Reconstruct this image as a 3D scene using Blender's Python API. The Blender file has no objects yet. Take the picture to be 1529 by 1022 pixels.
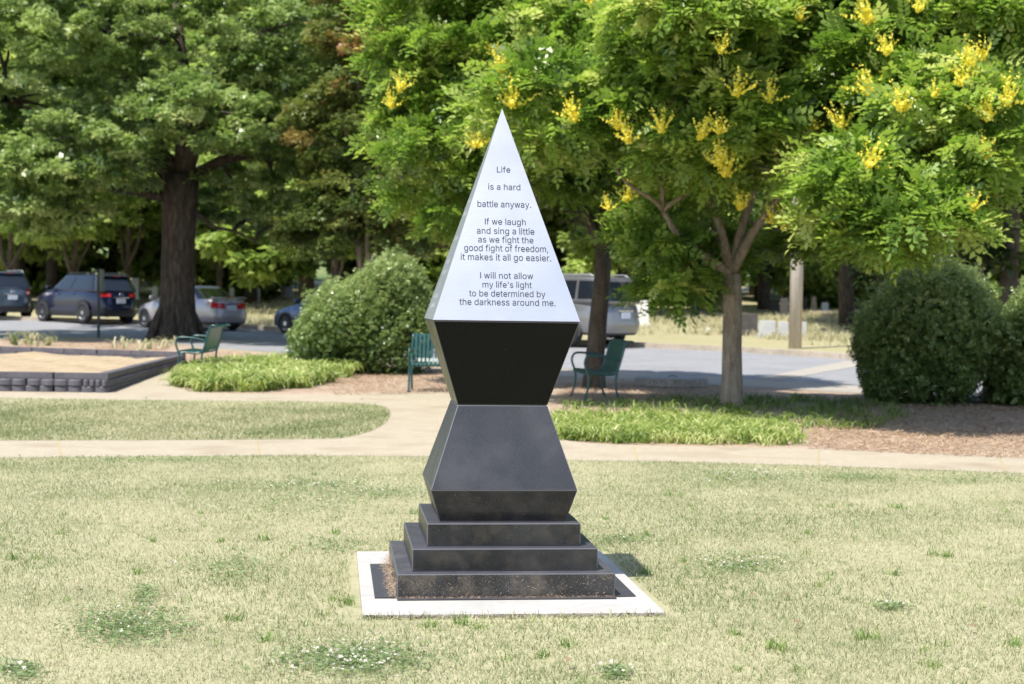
import bpy, bmesh, math, random
import numpy as np
from mathutils import Vector, Matrix, Euler
rng = np.random.default_rng(7); random.seed(7)
S = bpy.context.scene; COL = S.collection

# ------------------------------------------------------------------ camera
PX_F, PX_CX, PX_CY, PITCH, ROLL, EYE = 2341.0, 764.5, 511.0, -0.0258, 0.0144, 1.45
cd = bpy.data.cameras.new('camera'); cam = bpy.data.objects.new('camera', cd); COL.objects.link(cam)
cd.sensor_width = 36.0; cd.sensor_fit = 'HORIZONTAL'; cd.lens = PX_F / 1529 * 36; cd.clip_end = 2000; cd.clip_start = .05
fw = Vector((0, math.cos(PITCH), math.sin(PITCH))); up0 = Vector((0, -math.sin(PITCH), math.cos(PITCH))); rt0 = Vector((1, 0, 0))
rt = rt0 * math.cos(ROLL) + up0 * math.sin(ROLL); up = up0 * math.cos(ROLL) - rt0 * math.sin(ROLL)
M = Matrix(((rt.x, up.x, -fw.x, 0), (rt.y, up.y, -fw.y, 0), (rt.z, up.z, -fw.z, EYE), (0, 0, 0, 1)))
cam.matrix_world = M; S.camera = cam
cd.dof.use_dof = True; cd.dof.focus_distance = 7.55; cd.dof.aperture_fstop = 3.7; cd.dof.aperture_blades = 9

# ------------------------------------------------------------------ sky, sun, exposure
SUN_AZ, SUN_EL = math.radians(38 + 180), math.radians(62.6)   # azimuth clockwise from +Y
w = bpy.data.worlds.new("World"); S.world = w; w.use_nodes = True
nt = w.node_tree; nt.nodes.clear()
sk = nt.nodes.new('ShaderNodeTexSky'); sk.sky_type = 'NISHITA'; sk.sun_disc = False
sk.sun_elevation = SUN_EL; sk.sun_rotation = SUN_AZ; sk.air_density = 1.0; sk.dust_density = 1.2; sk.ozone_density = 1.0
bg = nt.nodes.new('ShaderNodeBackground'); bg.inputs[1].default_value = 0.15
wo = nt.nodes.new('ShaderNodeOutputWorld'); nt.links.new(sk.outputs[0], bg.inputs[0]); nt.links.new(bg.outputs[0], wo.inputs[0])
sl = bpy.data.lights.new('sun', 'SUN'); sl.energy = 4.6; sl.angle = math.radians(0.53); sl.color = (1, .955, .88)
sun = bpy.data.objects.new('sun', sl); COL.objects.link(sun)
sd = Vector((math.sin(SUN_AZ) * math.cos(SUN_EL), math.cos(SUN_AZ) * math.cos(SUN_EL), math.sin(SUN_EL)))
sun.rotation_euler = (-sd).to_track_quat('-Z', 'Y').to_euler(); sun.location = sd * 60
S.view_settings.view_transform = 'Standard'; S.view_settings.look = 'None'; S.view_settings.gamma = 1
S.view_settings.use_curve_mapping = False; S.view_settings.exposure = 0.66
S.cycles.max_bounces = 8; S.cycles.transparent_max_bounces = 8; S.cycles.use_denoising = True

# ------------------------------------------------------------------ terrain and projection
KN = np.concatenate([[-60, 20], np.arange(24, 136, 4), [150, 180, 260, 500]])
def _tz(y): return 0.012 * np.maximum(0, y - 20) + 0.018 * np.maximum(0, y - 52)
TZ = _tz(np.minimum(KN, 132)) + np.interp(KN, [132, 150, 180, 260, 500], [0, 2, 7, 17, 32])   # the land climbs behind the wood
def terr(y): return np.interp(y, KN, TZ)
_c, _s = math.cos(ROLL), math.sin(ROLL)
def ray(u, v):
    a, b = (u - PX_CX), (v - PX_CY)
    A = (a * _c + b * _s) / PX_F; B = -(-a * _s + b * _c) / PX_F
    return np.array([A, math.cos(PITCH) - B * math.sin(PITCH), math.sin(PITCH) + B * math.cos(PITCH)])
def gp(u, v):                       # pixel of the photograph -> point on the ground
    d = ray(u, v); z = 0.
    t = None
    lo, hi = 1., 131.
    f = lambda Y: EYE + d[2] * Y / d[1] - terr(Y)
    for _ in range(50):
        m = (lo + hi) / 2
        if f(m) > 0: lo = m
        else: hi = m
    return np.array([d[0] / d[1] * lo, lo, terr(lo)])
def at(u, v, Y):
    d = ray(u, v); t = Y / d[1]
    return np.array([d[0] * t, Y, EYE + d[2] * t])
def pix(P):
    P = np.asarray(P, float); X, Y, Z = P[..., 0], P[..., 1], P[..., 2] - EYE
    d = Y * math.cos(PITCH) + Z * math.sin(PITCH); u = -Y * math.sin(PITCH) + Z * math.cos(PITCH)
    a = PX_F * X / d; b = -PX_F * u / d
    return PX_CX + a * _c - b * _s, PX_CY + a * _s + b * _c

# ------------------------------------------------------------------ materials
MATS = {}
def _new(name):
    m = bpy.data.materials.new(name); m.use_nodes = True; MATS[name] = m
    n = m.node_tree.nodes; return m, n, m.node_tree.links, n['Principled BSDF']
def ramp(n, stops):
    r = n.new('ShaderNodeValToRGB'); e = r.color_ramp.elements
    while len(e) > 1: e.remove(e[-1])
    e[0].position = stops[0][0]; e[0].color = (*stops[0][1], 1)
    for p, c in stops[1:]:
        x = e.new(p); x.color = (*c, 1)
    return r
def coords(n, l, scale=(1, 1, 1), obj=True):
    tc = n.new('ShaderNodeTexCoord'); mp = n.new('ShaderNodeMapping'); mp.inputs['Scale'].default_value = scale
    l.new(tc.outputs['Object' if obj else 'Generated'], mp.inputs[0]); return mp
def noise(n, l, src, sc, det=4, rough=.55):
    t = n.new('ShaderNodeTexNoise'); t.inputs['Scale'].default_value = sc; t.inputs['Detail'].default_value = det
    t.inputs['Roughness'].default_value = rough; l.new(src.outputs[0], t.inputs['Vector']); return t
def plain(name, c, rough=.5, metal=0., spec=.5, coat=0.):
    m, n, l, p = _new(name); p.inputs['Base Color'].default_value = (*c, 1); p.inputs['Roughness'].default_value = rough
    p.inputs['Metallic'].default_value = metal; p.inputs['Specular IOR Level'].default_value = spec; p.inputs['Coat Weight'].default_value = coat
    return m
def mottled(name, stops, sc=8, rough=.8, bump=.2, bsc=60, bdist=.01, spots=None, stretch=(1, 1, 1), metal=0., spec=.4, det=6):
    """base colour from one large and one fine noise; optional scattered spots (colour, scale, threshold)"""
    m, n, l, p = _new(name); mp = coords(n, l, stretch)
    a = noise(n, l, mp, sc, det, .6); b = noise(n, l, mp, sc * 9, 3, .6)
    mx = n.new('ShaderNodeMath'); mx.operation = 'MULTIPLY_ADD'; mx.inputs[1].default_value = .45
    l.new(b.outputs[0], mx.inputs[0]); s2 = n.new('ShaderNodeMath'); s2.operation = 'MULTIPLY'; s2.inputs[1].default_value = .55
    l.new(a.outputs[0], s2.inputs[0]); l.new(s2.outputs[0], mx.inputs[2])
    r = ramp(n, stops); l.new(mx.outputs[0], r.inputs[0]); out = r.outputs[0]
    for k, (c, ssc, th, soft) in enumerate(spots or []):
        t = noise(n, l, mp, ssc, 2, .5); rr = ramp(n, [(th, (0, 0, 0)), (min(1, th + soft), (1, 1, 1))]); l.new(t.outputs[0], rr.inputs[0])
        mix = n.new('ShaderNodeMix'); mix.data_type = 'RGBA'; l.new(rr.outputs[0], mix.inputs[0]); l.new(out, mix.inputs[6])
        mix.inputs[7].default_value = (*c, 1); out = mix.outputs[2]
    l.new(out, p.inputs['Base Color'])
    p.inputs['Roughness'].default_value = rough; p.inputs['Metallic'].default_value = metal; p.inputs['Specular IOR Level'].default_value = spec
    if bump:
        t = noise(n, l, mp, bsc, 4, .6); bp = n.new('ShaderNodeBump'); bp.inputs['Strength'].default_value = bump; bp.inputs['Distance'].default_value = bdist
        l.new(t.outputs[0], bp.inputs['Height']); l.new(bp.outputs[0], p.inputs['Normal'])
    return m
def leafmat(name, stops, trans=.35, rough=.45, spec=.35):
    m, n, l, p = _new(name); at_ = n.new('ShaderNodeAttribute'); at_.attribute_name = 'tint'
    r = ramp(n, stops); l.new(at_.outputs['Fac'], r.inputs[0]); l.new(r.outputs[0], p.inputs['Base Color'])
    p.inputs['Roughness'].default_value = rough; p.inputs['Specular IOR Level'].default_value = spec
    tb = n.new('ShaderNodeBsdfTranslucent'); hs = n.new('ShaderNodeHueSaturation'); hs.inputs['Value'].default_value = 1.5; hs.inputs['Saturation'].default_value = 1.1
    l.new(r.outputs[0], hs.inputs['Color']); l.new(hs.outputs[0], tb.inputs[0])
    mx = n.new('ShaderNodeMixShader'); mx.inputs[0].default_value = trans
    l.new(p.outputs[0], mx.inputs[1]); l.new(tb.outputs[0], mx.inputs[2]); l.new(mx.outputs[0], n['Material Output'].inputs[0])
    return m

m_ground = mottled('dry_grass_ground', [(.25, (.20, .22, .09)), (.42, (.31, .29, .15)), (.55, (.36, .32, .19)), (.7, (.25, .27, .12))], sc=.5, bump=.5, bsc=9, bdist=.05)
m_lawn = mottled('lawn_soil', [(.3, (.19, .195, .09)), (.5, (.34, .32, .185)), (.7, (.40, .37, .23))], sc=1.1, bump=.6, bsc=30, bdist=.02)
m_path = mottled('sandy_concrete', [(.3, (.31, .265, .19)), (.5, (.38, .325, .235)), (.7, (.44, .385, .29))], sc=1.3, bump=.35, bsc=160, bdist=.004, spots=[((.50, .44, .35), 200, .60, .06), ((.17, .14, .10), 150, .63, .05), ((.29, .235, .16), 1.3, .50, .25)])
m_asph = mottled('asphalt', [(.3, (.20, .20, .205)), (.5, (.245, .245, .25)), (.7, (.29, .29, .295))], sc=.8, bump=.3, bsc=90, bdist=.006)
m_asph2 = mottled('pale_gutter_concrete', [(.3, (.29, .26, .22)), (.5, (.34, .31, .26)), (.7, (.40, .36, .31))], sc=1.2, bump=.2, bsc=80, bdist=.005)
m_curb = mottled('curb_concrete', [(.3, (.22, .18, .14)), (.5, (.33, .28, .22)), (.7, (.44, .38, .31))], sc=2, bump=.3, bsc=40, bdist=.01)
m_mulch = mottled('pine_straw_mulch', [(.3, (.22, .145, .095)), (.45, (.37, .27, .19)), (.6, (.46, .36, .27)), (.75, (.52, .42, .33))], sc=1.4, bump=.9, bsc=70, bdist=.02, spots=[((.15, .085, .05), 46, .60, .1)])
m_chips = mottled('wood_chip_fill', [(.3, (.30, .21, .12)), (.5, (.46, .355, .22)), (.7, (.56, .45, .30))], sc=3, bump=1., bsc=30, bdist=.05)
m_slab = mottled('white_concrete', [(.3, (.34, .33, .31)), (.5, (.40, .39, .365)), (.7, (.44, .43, .405))], sc=2.2, bump=.25, bsc=150, bdist=.003, spots=[((.33, .31, .28), 130, .68, .05), ((.38, .36, .33), 3, .55, .2)])
m_slabedge = mottled('rough_concrete_edge', [(.3, (.17, .15, .13)), (.5, (.33, .29, .26)), (.7, (.45, .41, .37))], sc=14, bump=1., bsc=60, bdist=.02, spots=[((.05, .045, .04), 34, .62, .05)])
def granite(name, dirt=.0, rough=.3, k=1., haze=.35):
    m, n, l, p = _new(name); mp = coords(n, l)
    a = noise(n, l, mp, 420, 2, .5); r = ramp(n, [(.4, (.008 * k, .008 * k, .009 * k)), (.55, (.013 * k, .013 * k, .0145 * k)), (.68, (.028 * k, .028 * k, .032 * k))]); l.new(a.outputs[0], r.inputs[0])
    out = r.outputs[0]
    # small tan specks of dried debris and faint streaks
    def over(out, c, sc, th, soft, amt=1., st=(1, 1, 1)):
        mp2 = coords(n, l, st); t = noise(n, l, mp2, sc, 3, .6); rr = ramp(n, [(th, (0, 0, 0)), (min(1, th + soft), (amt,) * 3)]); l.new(t.outputs[0], rr.inputs[0])
        mix = n.new('ShaderNodeMix'); mix.data_type = 'RGBA'; l.new(rr.outputs[0], mix.inputs[0]); l.new(out, mix.inputs[6]); mix.inputs[7].default_value = (*c, 1); return mix.outputs[2]
    out = over(out, (.08, .078, .085), 3.0, .45, .35, haze)
    out = over(out, (.25, .25, .28), 9, .72, .1, .35, (1.5, 1.5, .35)) if haze else out
    out = over(out, (.30, .23, .15), 110, .745 - dirt * .07, .03)
    if dirt > .3:
        out = over(out, (.15, .12, .09), 11, .46, .25, .55 * dirt)
        out = over(out, (.36, .27, .18), 190, .70 - dirt * .08, .05, .8)
    ge = n.new('ShaderNodeNewGeometry'); sp_ = n.new('ShaderNodeSeparateXYZ'); l.new(ge.outputs['Normal'], sp_.inputs[0])      # level tops tinted paler and bluish: sky reflection put into the colour
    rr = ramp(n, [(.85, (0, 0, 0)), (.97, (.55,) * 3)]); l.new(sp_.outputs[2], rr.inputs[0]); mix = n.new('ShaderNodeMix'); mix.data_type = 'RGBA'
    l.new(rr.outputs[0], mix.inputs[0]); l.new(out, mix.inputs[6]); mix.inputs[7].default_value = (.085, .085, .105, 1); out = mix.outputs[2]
    l.new(out, p.inputs['Base Color'])
    t = noise(n, l, mp, 5, 4, .6); rr = ramp(n, [(.3, (rough,) * 3), (.75, (rough + .16,) * 3)]); l.new(t.outputs[0], rr.inputs[0]); l.new(rr.outputs[0], p.inputs['Roughness'])
    p.inputs['IOR'].default_value = 1.55
    t = noise(n, l, mp, 500, 2, .5); bp = n.new('ShaderNodeBump'); bp.inputs['Strength'].default_value = .08; bp.inputs['Distance'].default_value = .001; l.new(t.outputs[0], bp.inputs['Height']); l.new(bp.outputs[0], p.inputs['Normal'])
    return m
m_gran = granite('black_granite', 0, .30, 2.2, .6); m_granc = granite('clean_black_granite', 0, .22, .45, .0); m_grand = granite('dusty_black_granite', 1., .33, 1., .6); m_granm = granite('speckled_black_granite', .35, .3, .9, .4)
m_granc.node_tree.nodes['Principled BSDF'].inputs['Specular IOR Level'].default_value = .14; m_granm.node_tree.nodes['Principled BSDF'].inputs['Specular IOR Level'].default_value = .35
m_arris = plain('pale_granite_edge', (.10, .10, .112), .4)  # paler tone for the bevelled edges of the granite blocks
def brushed():
    m, n, l, p = _new('brushed_metal'); mp = coords(n, l, (1, 1, 40)); a = noise(n, l, mp, 14, 3, .6); b = noise(n, l, coords(n, l), 3, 4, .6)
    r = ramp(n, [(.3, (.67, .65, .63)), (.7, (.74, .72, .70))]); l.new(a.outputs[0], r.inputs[0]); l.new(r.outputs[0], p.inputs['Base Color'])
    p.inputs['Metallic'].default_value = .9; rr = ramp(n, [(.3, (.31,) * 3), (.7, (.36,) * 3)]); l.new(b.outputs[0], rr.inputs[0]); l.new(rr.outputs[0], p.inputs['Roughness']); return m
m_metal = brushed()
m_text = plain('etched_letters', (.018, .018, .024), .7)
m_text2 = plain('etched_letters_side', (.55, .56, .58), .6)  # side letters painted paler to imitate how the engraving reflects there
m_joint = plain('bronze_joint', (.16, .10, .09), .5)
m_bench = mottled('green_coated_steel', [(.3, (.006, .050, .050)), (.7, (.010, .075, .075))], sc=6, rough=.3, bump=0, spec=.6)
m_block = mottled('grey_edging_block', [(.3, (.060, .058, .068)), (.5, (.095, .09, .105)), (.7, (.135, .125, .14))], sc=5, rough=.7, bump=.3, bsc=60, bdist=.006)
def barkmat(name, a, b, c, sc=3., rgh=.9):
    return mottled(name, [(.32, a), (.5, b), (.68, c)], sc=sc, rough=rgh, bump=1., bsc=sc * 2.6, bdist=.06, stretch=(3.2, 3.2, .8), spec=.2)
m_bark = barkmat('grey_brown_bark', (.045, .034, .026), (.10, .078, .060), (.17, .135, .105))
m_bark_dark = barkmat('dark_oak_bark', (.020, .016, .012), (.070, .056, .045), (.17, .14, .112), 3.5)
m_bark_pale = barkmat('mottled_pale_bark', (.10, .08, .06), (.32, .26, .20), (.50, .43, .35), 5)
m_pole = mottled('weathered_pole_wood', [(.3, (.34, .25, .18)), (.5, (.46, .40, .35)), (.7, (.55, .51, .48))], sc=2, rough=.9, bump=.4, bsc=14, bdist=.01, stretch=(6, 6, .35), spots=[((.38, .20, .10), 1.6, .58, .2)])
G = lambda a, b, c: [(.0, a), (.5, b), (1., c)]
m_lf_gold = leafmat('raintree_leaf', [(0, (.065, .125, .022)), (.4, (.19, .305, .055)), (.75, (.35, .455, .10)), (1, (.52, .57, .20))], .40, .32, .55)
m_lf_oak = leafmat('oak_leaf', [(0, (.07, .125, .03)), (.5, (.22, .31, .09)), (1, (.44, .51, .22))], .38, .36, .6)
m_lf_crape = leafmat('crape_leaf', [(0, (.06, .11, .025)), (.45, (.17, .21, .055)), (.7, (.30, .18, .07)), (1, (.36, .14, .07))], .35)
m_lf_bg = leafmat('woodland_leaf', [(0, (.07, .125, .03)), (.5, (.25, .34, .085)), (1, (.52, .58, .22))], .48)
m_lf_dark = leafmat('dark_evergreen_leaf', [(0, (.018, .032, .016)), (.5, (.045, .068, .026)), (1, (.11, .11, .06))], .25)
m_lf_bush = leafmat('holly_leaf', [(0, (.05, .10, .028)), (.5, (.20, .285, .085)), (1, (.42, .48, .20))], .3, .30, .6)
m_flower = leafmat('yellow_blossom', [(0, (.66, .56, .06)), (.5, (.82, .72, .10)), (1, (.88, .82, .22))], .3, .7, .2)
m_grass = leafmat('lawn_blade', [(0, (.112, .16, .056)), (.28, (.222, .258, .112)), (.45, (.33, .33, .178)), (.7, (.445, .41, .262)), (1, (.57, .52, .375))], .3, .6, .25)
m_weed = leafmat('weed_leaf', G((.10, .18, .04), (.19, .29, .07), (.31, .38, .13)), .35, .5)
m_clover = leafmat('clover_leaf', G((.10, .16, .055), (.18, .25, .095), (.30, .36, .17)), .3, .5)
m_cflower = leafmat('clover_flower', G((.55, .48, .42), (.72, .68, .60), (.8, .77, .7)), .2, .8)
m_lirio = leafmat('strap_leaf', G((.08, .14, .03), (.27, .345, .085), (.56, .58, .27)), .35, .4)
m_straw = leafmat('straw_needle', G((.16, .08, .04), (.38, .26, .16), (.60, .46, .32)), .1, .7)

# ------------------------------------------------------------------ mesh helpers
def link(name, me, mat=None, parent=None, smooth=False):
    o = bpy.data.objects.new(name, me); COL.objects.link(o)
    if mat is not None and not me.materials: me.materials.append(mat)
    if parent is not None: o.parent = parent
    if smooth: me.polygons.foreach_set('use_smooth', [True] * len(me.polygons))
    return o
def tag(o, label=None, cat=None, group=None, kind=None):
    if label: o['label'] = label
    if cat: o['category'] = cat
    if group: o['group'] = group
    if kind: o['kind'] = kind
    return o
def empty(name, loc=(0, 0, 0), rz=0., label=None, cat=None, group=None):
    o = bpy.data.objects.new(name, None); COL.objects.link(o); o.location = loc; o.rotation_euler = (0, 0, rz); o.empty_display_size = .2
    return tag(o, label, cat, group)
def npmesh(name, V, Fq, tint=None):
    """V (n,3), Fq (m,3) or (m,4)"""
    V = np.ascontiguousarray(V, np.float32); Fq = np.ascontiguousarray(Fq, np.int32); k = Fq.shape[1]
    me = bpy.data.meshes.new(name); me.vertices.add(len(V)); me.vertices.foreach_set('co', V.ravel())
    me.loops.add(Fq.size); me.loops.foreach_set('vertex_index', Fq.ravel()); me.polygons.add(len(Fq))
    me.polygons.foreach_set('loop_start', np.arange(0, Fq.size, k, dtype=np.int32))
    me.update(calc_edges=True)
    if tint is not None:
        a = me.attributes.new('tint', 'FLOAT', 'POINT'); a.data.foreach_set('value', np.ascontiguousarray(tint, np.float32))
    return me
def bake(name, T, pos, rot, scl, tint):
    tv, tf = T; tv = np.asarray(tv, float); tf = np.asarray(tf); N = len(pos); t = len(tv)
    V = np.einsum('nij,tj->nti', rot, tv) * np.asarray(scl).reshape(N, 1, -1) + np.asarray(pos)[:, None, :]
    Fq = tf[None] + (np.arange(N) * t)[:, None, None]
    return npmesh(name, V.reshape(-1, 3), Fq.reshape(-1, tf.shape[1]), np.repeat(tint, t))
def rots(n, tilt=.5, yaw=None):
    """random yaw then a tilt about a random horizontal axis"""
    yaw = rng.uniform(0, 2 * np.pi, n) if yaw is None else yaw
    th = rng.normal(0, tilt, n); ax = rng.uniform(0, 2 * np.pi, n)
    c, s = np.cos(yaw), np.sin(yaw); Z = np.zeros((n, 3, 3)); Z[:, 0, 0] = c; Z[:, 0, 1] = -s; Z[:, 1, 0] = s; Z[:, 1, 1] = c; Z[:, 2, 2] = 1
    kx, ky = np.cos(ax), np.sin(ax); C, S_ = np.cos(th), np.sin(th); R = np.zeros((n, 3, 3))
    R[:, 0, 0] = C + kx * kx * (1 - C); R[:, 0, 1] = kx * ky * (1 - C); R[:, 0, 2] = ky * S_
    R[:, 1, 0] = kx * ky * (1 - C); R[:, 1, 1] = C + ky * ky * (1 - C); R[:, 1, 2] = -kx * S_
    R[:, 2, 0] = -ky * S_; R[:, 2, 1] = kx * S_; R[:, 2, 2] = C
    return R @ Z
def bmo(name, bm, mat=None, parent=None, smooth=False, bevel=0):
    me = bpy.data.meshes.new(name); bmesh.ops.recalc_face_normals(bm, faces=bm.faces) if len(bm.faces) else None
    bm.to_mesh(me); bm.free(); o = link(name, me, mat, parent, smooth)
    if bevel:
        b = o.modifiers.new('bevel', 'BEVEL'); b.width = bevel
        if mat is not None and 'granite' in mat.name: me.materials.append(MATS['pale_granite_edge']); b.material = 1
        b.harden_normals = False; b.segments = 2; b.limit_method = 'ANGLE'; b.angle_limit = .5
    return o
def box(bm, x0, x1, y0, y1, z0, z1):
    v = [bm.verts.new(p) for p in ((x0, y0, z0), (x1, y0, z0), (x1, y1, z0), (x0, y1, z0), (x0, y0, z1), (x1, y0, z1), (x1, y1, z1), (x0, y1, z1))]
    for f in ((3, 2, 1, 0), (4, 5, 6, 7), (0, 1, 5, 4), (1, 2, 6, 5), (2, 3, 7, 6), (3, 0, 4, 7)): bm.faces.new([v[i] for i in f])
def frustum(bm, s0, z0, s1, z1):
    lo = [bm.verts.new((a * s0, b * s0, z0)) for a, b in ((-1, -1), (1, -1), (1, 1), (-1, 1))]
    if s1 <= 0: hi = [bm.verts.new((0, 0, z1))] * 4
    else: hi = [bm.verts.new((a * s1, b * s1, z1)) for a, b in ((-1, -1), (1, -1), (1, 1), (-1, 1))]
    bm.faces.new(lo[::-1])
    if s1 > 0: bm.faces.new(hi)
    for i in range(4):
        j = (i + 1) % 4; f = [lo[i], lo[j], hi[j], hi[i]] if s1 > 0 else [lo[i], lo[j], hi[0]]; bm.faces.new(f)
def tube(bm, pts, rad, seg=8, cap=True, squash=None):
    pts = [Vector(p) for p in pts]; n = len(pts); rad = [rad] * n if isinstance(rad, (int, float)) else rad
    prev = None; rings = []
    for i, p in enumerate(pts):
        d = (pts[min(i + 1, n - 1)] - pts[max(i - 1, 0)]).normalized()
        if prev is None: a = d.orthogonal().normalized()
        else: a = (prev - d * prev.dot(d)); a = a.normalized() if a.length > 1e-5 else d.orthogonal().normalized()
        prev = a; b = d.cross(a); rings.append([bm.verts.new(p + (a * math.cos(2 * math.pi * k / seg) + b * math.sin(2 * math.pi * k / seg)) * rad[i]) for k in range(seg)])
    for r0, r1 in zip(rings, rings[1:]):
        for k in range(seg): bm.faces.new((r0[k], r0[(k + 1) % seg], r1[(k + 1) % seg], r1[k]))
    if cap: bm.faces.new(rings[0][::-1]); bm.faces.new(rings[-1])
def sheet(name, pts, dz, mat, kind='structure', parent=None):
    from mathutils.geometry import delaunay_2d_cdt
    P2 = [Vector((float(p[0]), float(p[1]))) for p in pts]; v2, _e, f2, *_r = delaunay_2d_cdt(P2, [], [list(range(len(P2)))], 1, 1e-5)
    bm = bmesh.new(); vs = [bm.verts.new((p.x, p.y, 0)) for p in v2]
    for f in f2: bm.faces.new([vs[i] for i in f])
    ys = [p[1] for p in pts]
    for y in KN:
        if min(ys) < y < max(ys): bmesh.ops.bisect_plane(bm, geom=bm.verts[:] + bm.edges[:] + bm.faces[:], plane_co=(0, y, 0), plane_no=(0, 1, 0), dist=1e-6)
    for v in bm.verts: v.co.z = float(terr(v.co.y)) + dz
    for f in bm.faces:
        f.normal_update()
        if f.normal.z < 0: f.normal_flip()
    me = bpy.data.meshes.new(name); bm.to_mesh(me); bm.free(); o = link(name, me, mat, parent)
    if kind: o['kind'] = kind
    return o
def smoothline(px, n=4):
    """Catmull-Rom through pixel points"""
    P = [np.array(p, float) for p in px]; out = []
    for i in range(len(P) - 1):
        p0, p1, p2, p3 = P[max(i - 1, 0)], P[i], P[i + 1], P[min(i + 2, len(P) - 1)]
        for k in range(n):
            t = k / n; out.append(.5 * (2 * p1 + (p2 - p0) * t + (2 * p0 - 5 * p1 + 4 * p2 - p3) * t * t + (3 * p1 - p0 - 3 * p2 + p3) * t ** 3))
    out.append(P[-1]); return out
def inpoly(u, v, poly):
    poly = np.asarray(poly, float); r = np.zeros(len(u), bool); n = len(poly)
    for i in range(n):
        x0, y0 = poly[i]; x1, y1 = poly[(i + 1) % n]
        c = ((y0 > v) != (y1 > v)) & (u < (x1 - x0) * (v - y0) / (y1 - y0 + 1e-12) + x0); r ^= c
    return r
def scatter(poly_px, n):
    """n points on the ground whose plan position lies in the outline given by photo pixels"""
    W = np.array([gp(*p)[:2] for p in poly_px]); lo, hi = W.min(0), W.max(0); out = []
    tot = 0
    while tot < n:
        q = rng.uniform(lo, hi, (n * 2, 2)); q = q[inpoly(q[:, 0], q[:, 1], W)]; out.append(q); tot += len(q)
        if len(q) == 0: break
    q = np.concatenate(out)[:n]; return np.column_stack([q, terr(q[:, 1])])

# ------------------------------------------------------------------ setting: ground, lawns, paths, road
xs = [-260, -120, -60, -30, 0, 30, 60, 120, 260]
V = [(x, y, terr(y)) for y in KN for x in xs]; nx = len(xs)
Fq = [(j * nx + i, j * nx + i + 1, (j + 1) * nx + i + 1, (j + 1) * nx + i) for j in range(len(KN) - 1) for i in range(nx - 1)]
g = link('ground', npmesh('ground', V, Fq), m_ground); g['kind'] = 'structure'
PATH_NEAR = [(-700, 695), (-300, 690), (0, 686), (150, 684), (300, 683), (450, 682.5), (630, 684), (740, 686), (870, 690), (1000, 691.5), (1250, 699), (1529, 709), (1900, 724), (2300, 742)]
PATH_FAR_R = [(2300, 716), (1900, 700), (1529, 685.5), (1350, 678), (1205, 672), (1050, 669), (900, 665), (850, 660), (832, 650), (824, 630), (822, 612), (815, 603)]
PATH_FAR_L = [(760, 592), (690, 588), (620, 587.5), (560, 588), (500, 590), (420, 590), (340, 589.5), (296, 588), (262, 578), (258, 566), (268, 555)]
m_hill = mottled('wooded_hillside', [(.3, (.05, .09, .025)), (.5, (.13, .18, .05)), (.7, (.26, .28, .10))], sc=.12, bump=1., bsc=.8, bdist=1.)
sheet('hillside', [(-250, 134), (250, 134), (250, 490), (-250, 490)], .06, m_hill)
ISLAND = smoothline([(-700, 592), (-300, 594), (0, 596), (150, 598.5), (350, 600), (480, 602), (548, 605), (576, 611), (582, 621), (574, 635), (550, 647), (520, 654), (480, 657.5), (300, 659), (0, 660), (-300, 662), (-700, 664)], 3)
near = [gp(*p) for p in smoothline(PATH_NEAR, 3)]
lawn_pts = [(-30, near[0][1])] + [tuple(p[:2]) for p in near] + [(30, near[-1][1]), (30, -25), (-30, -25)]
sheet('lawn', lawn_pts, .0095, m_lawn)
sheet('lawn_island', [gp(*p)[:2] for p in ISLAND], .014, m_lawn)
pp = smoothline(PATH_NEAR, 3) + smoothline(PATH_FAR_R, 3) + smoothline(PATH_FAR_L, 3) + [(241, 556), (161, 585), (0, 583), (-300, 579), (-700, 572)]
sheet('path', [gp(*p)[:2] for p in pp], .0115, m_path)
NEAR_KERB = [(-400, 512), (0, 505.5), (140, 504), (220, 508), (300, 519), (430, 528), (600, 539), (760, 547), (924, 555), (1077, 563), (1276, 576), (1529, 593), (1900, 618)]
FAR_KERB = [(1900, 578), (1529, 554), (1255, 536.5), (1107, 526.5), (945, 519), (700, 507), (440, 497.5), (370, 491), (220, 484), (0, 478), (-400, 468)]
sheet('road', [gp(*p)[:2] for p in NEAR_KERB + FAR_KERB], .004, m_asph)
sheet('gutter', [gp(*p)[:2] for p in [(760, 548), (924, 556), (1077, 564), (1276, 577), (1529, 594), (1900, 619), (1900, 632), (1529, 605), (1276, 588), (1107, 578), (924, 567), (760, 560)]], .0115, m_asph2)
sheet('crossing_strip', [gp(*p)[:2] for p in [(1128, 566), (1165, 568), (1290, 546), (1400, 550), (1400, 545), (1262, 540)]], .009, m_asph2)
MB = [(-700, 568), (0, 583.5), (161, 586), (241, 557), (268, 556), (259, 567), (263, 579), (297, 589.5), (500, 591), (690, 589), (815, 604.5), (823, 631), (833, 652), (851, 662), (900, 667), (1205, 674), (1529, 688), (1900, 703), (1900, 633), (1529, 606), (1276, 588), (1077, 576), (924, 566), (760, 554), (600, 545), (430, 529.5), (300, 520), (220, 509.5), (140, 505.5), (0, 507), (-700, 514)]
sheet('mulch_bed', [gp(*p)[:2] for p in MB], .007, m_mulch)
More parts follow.
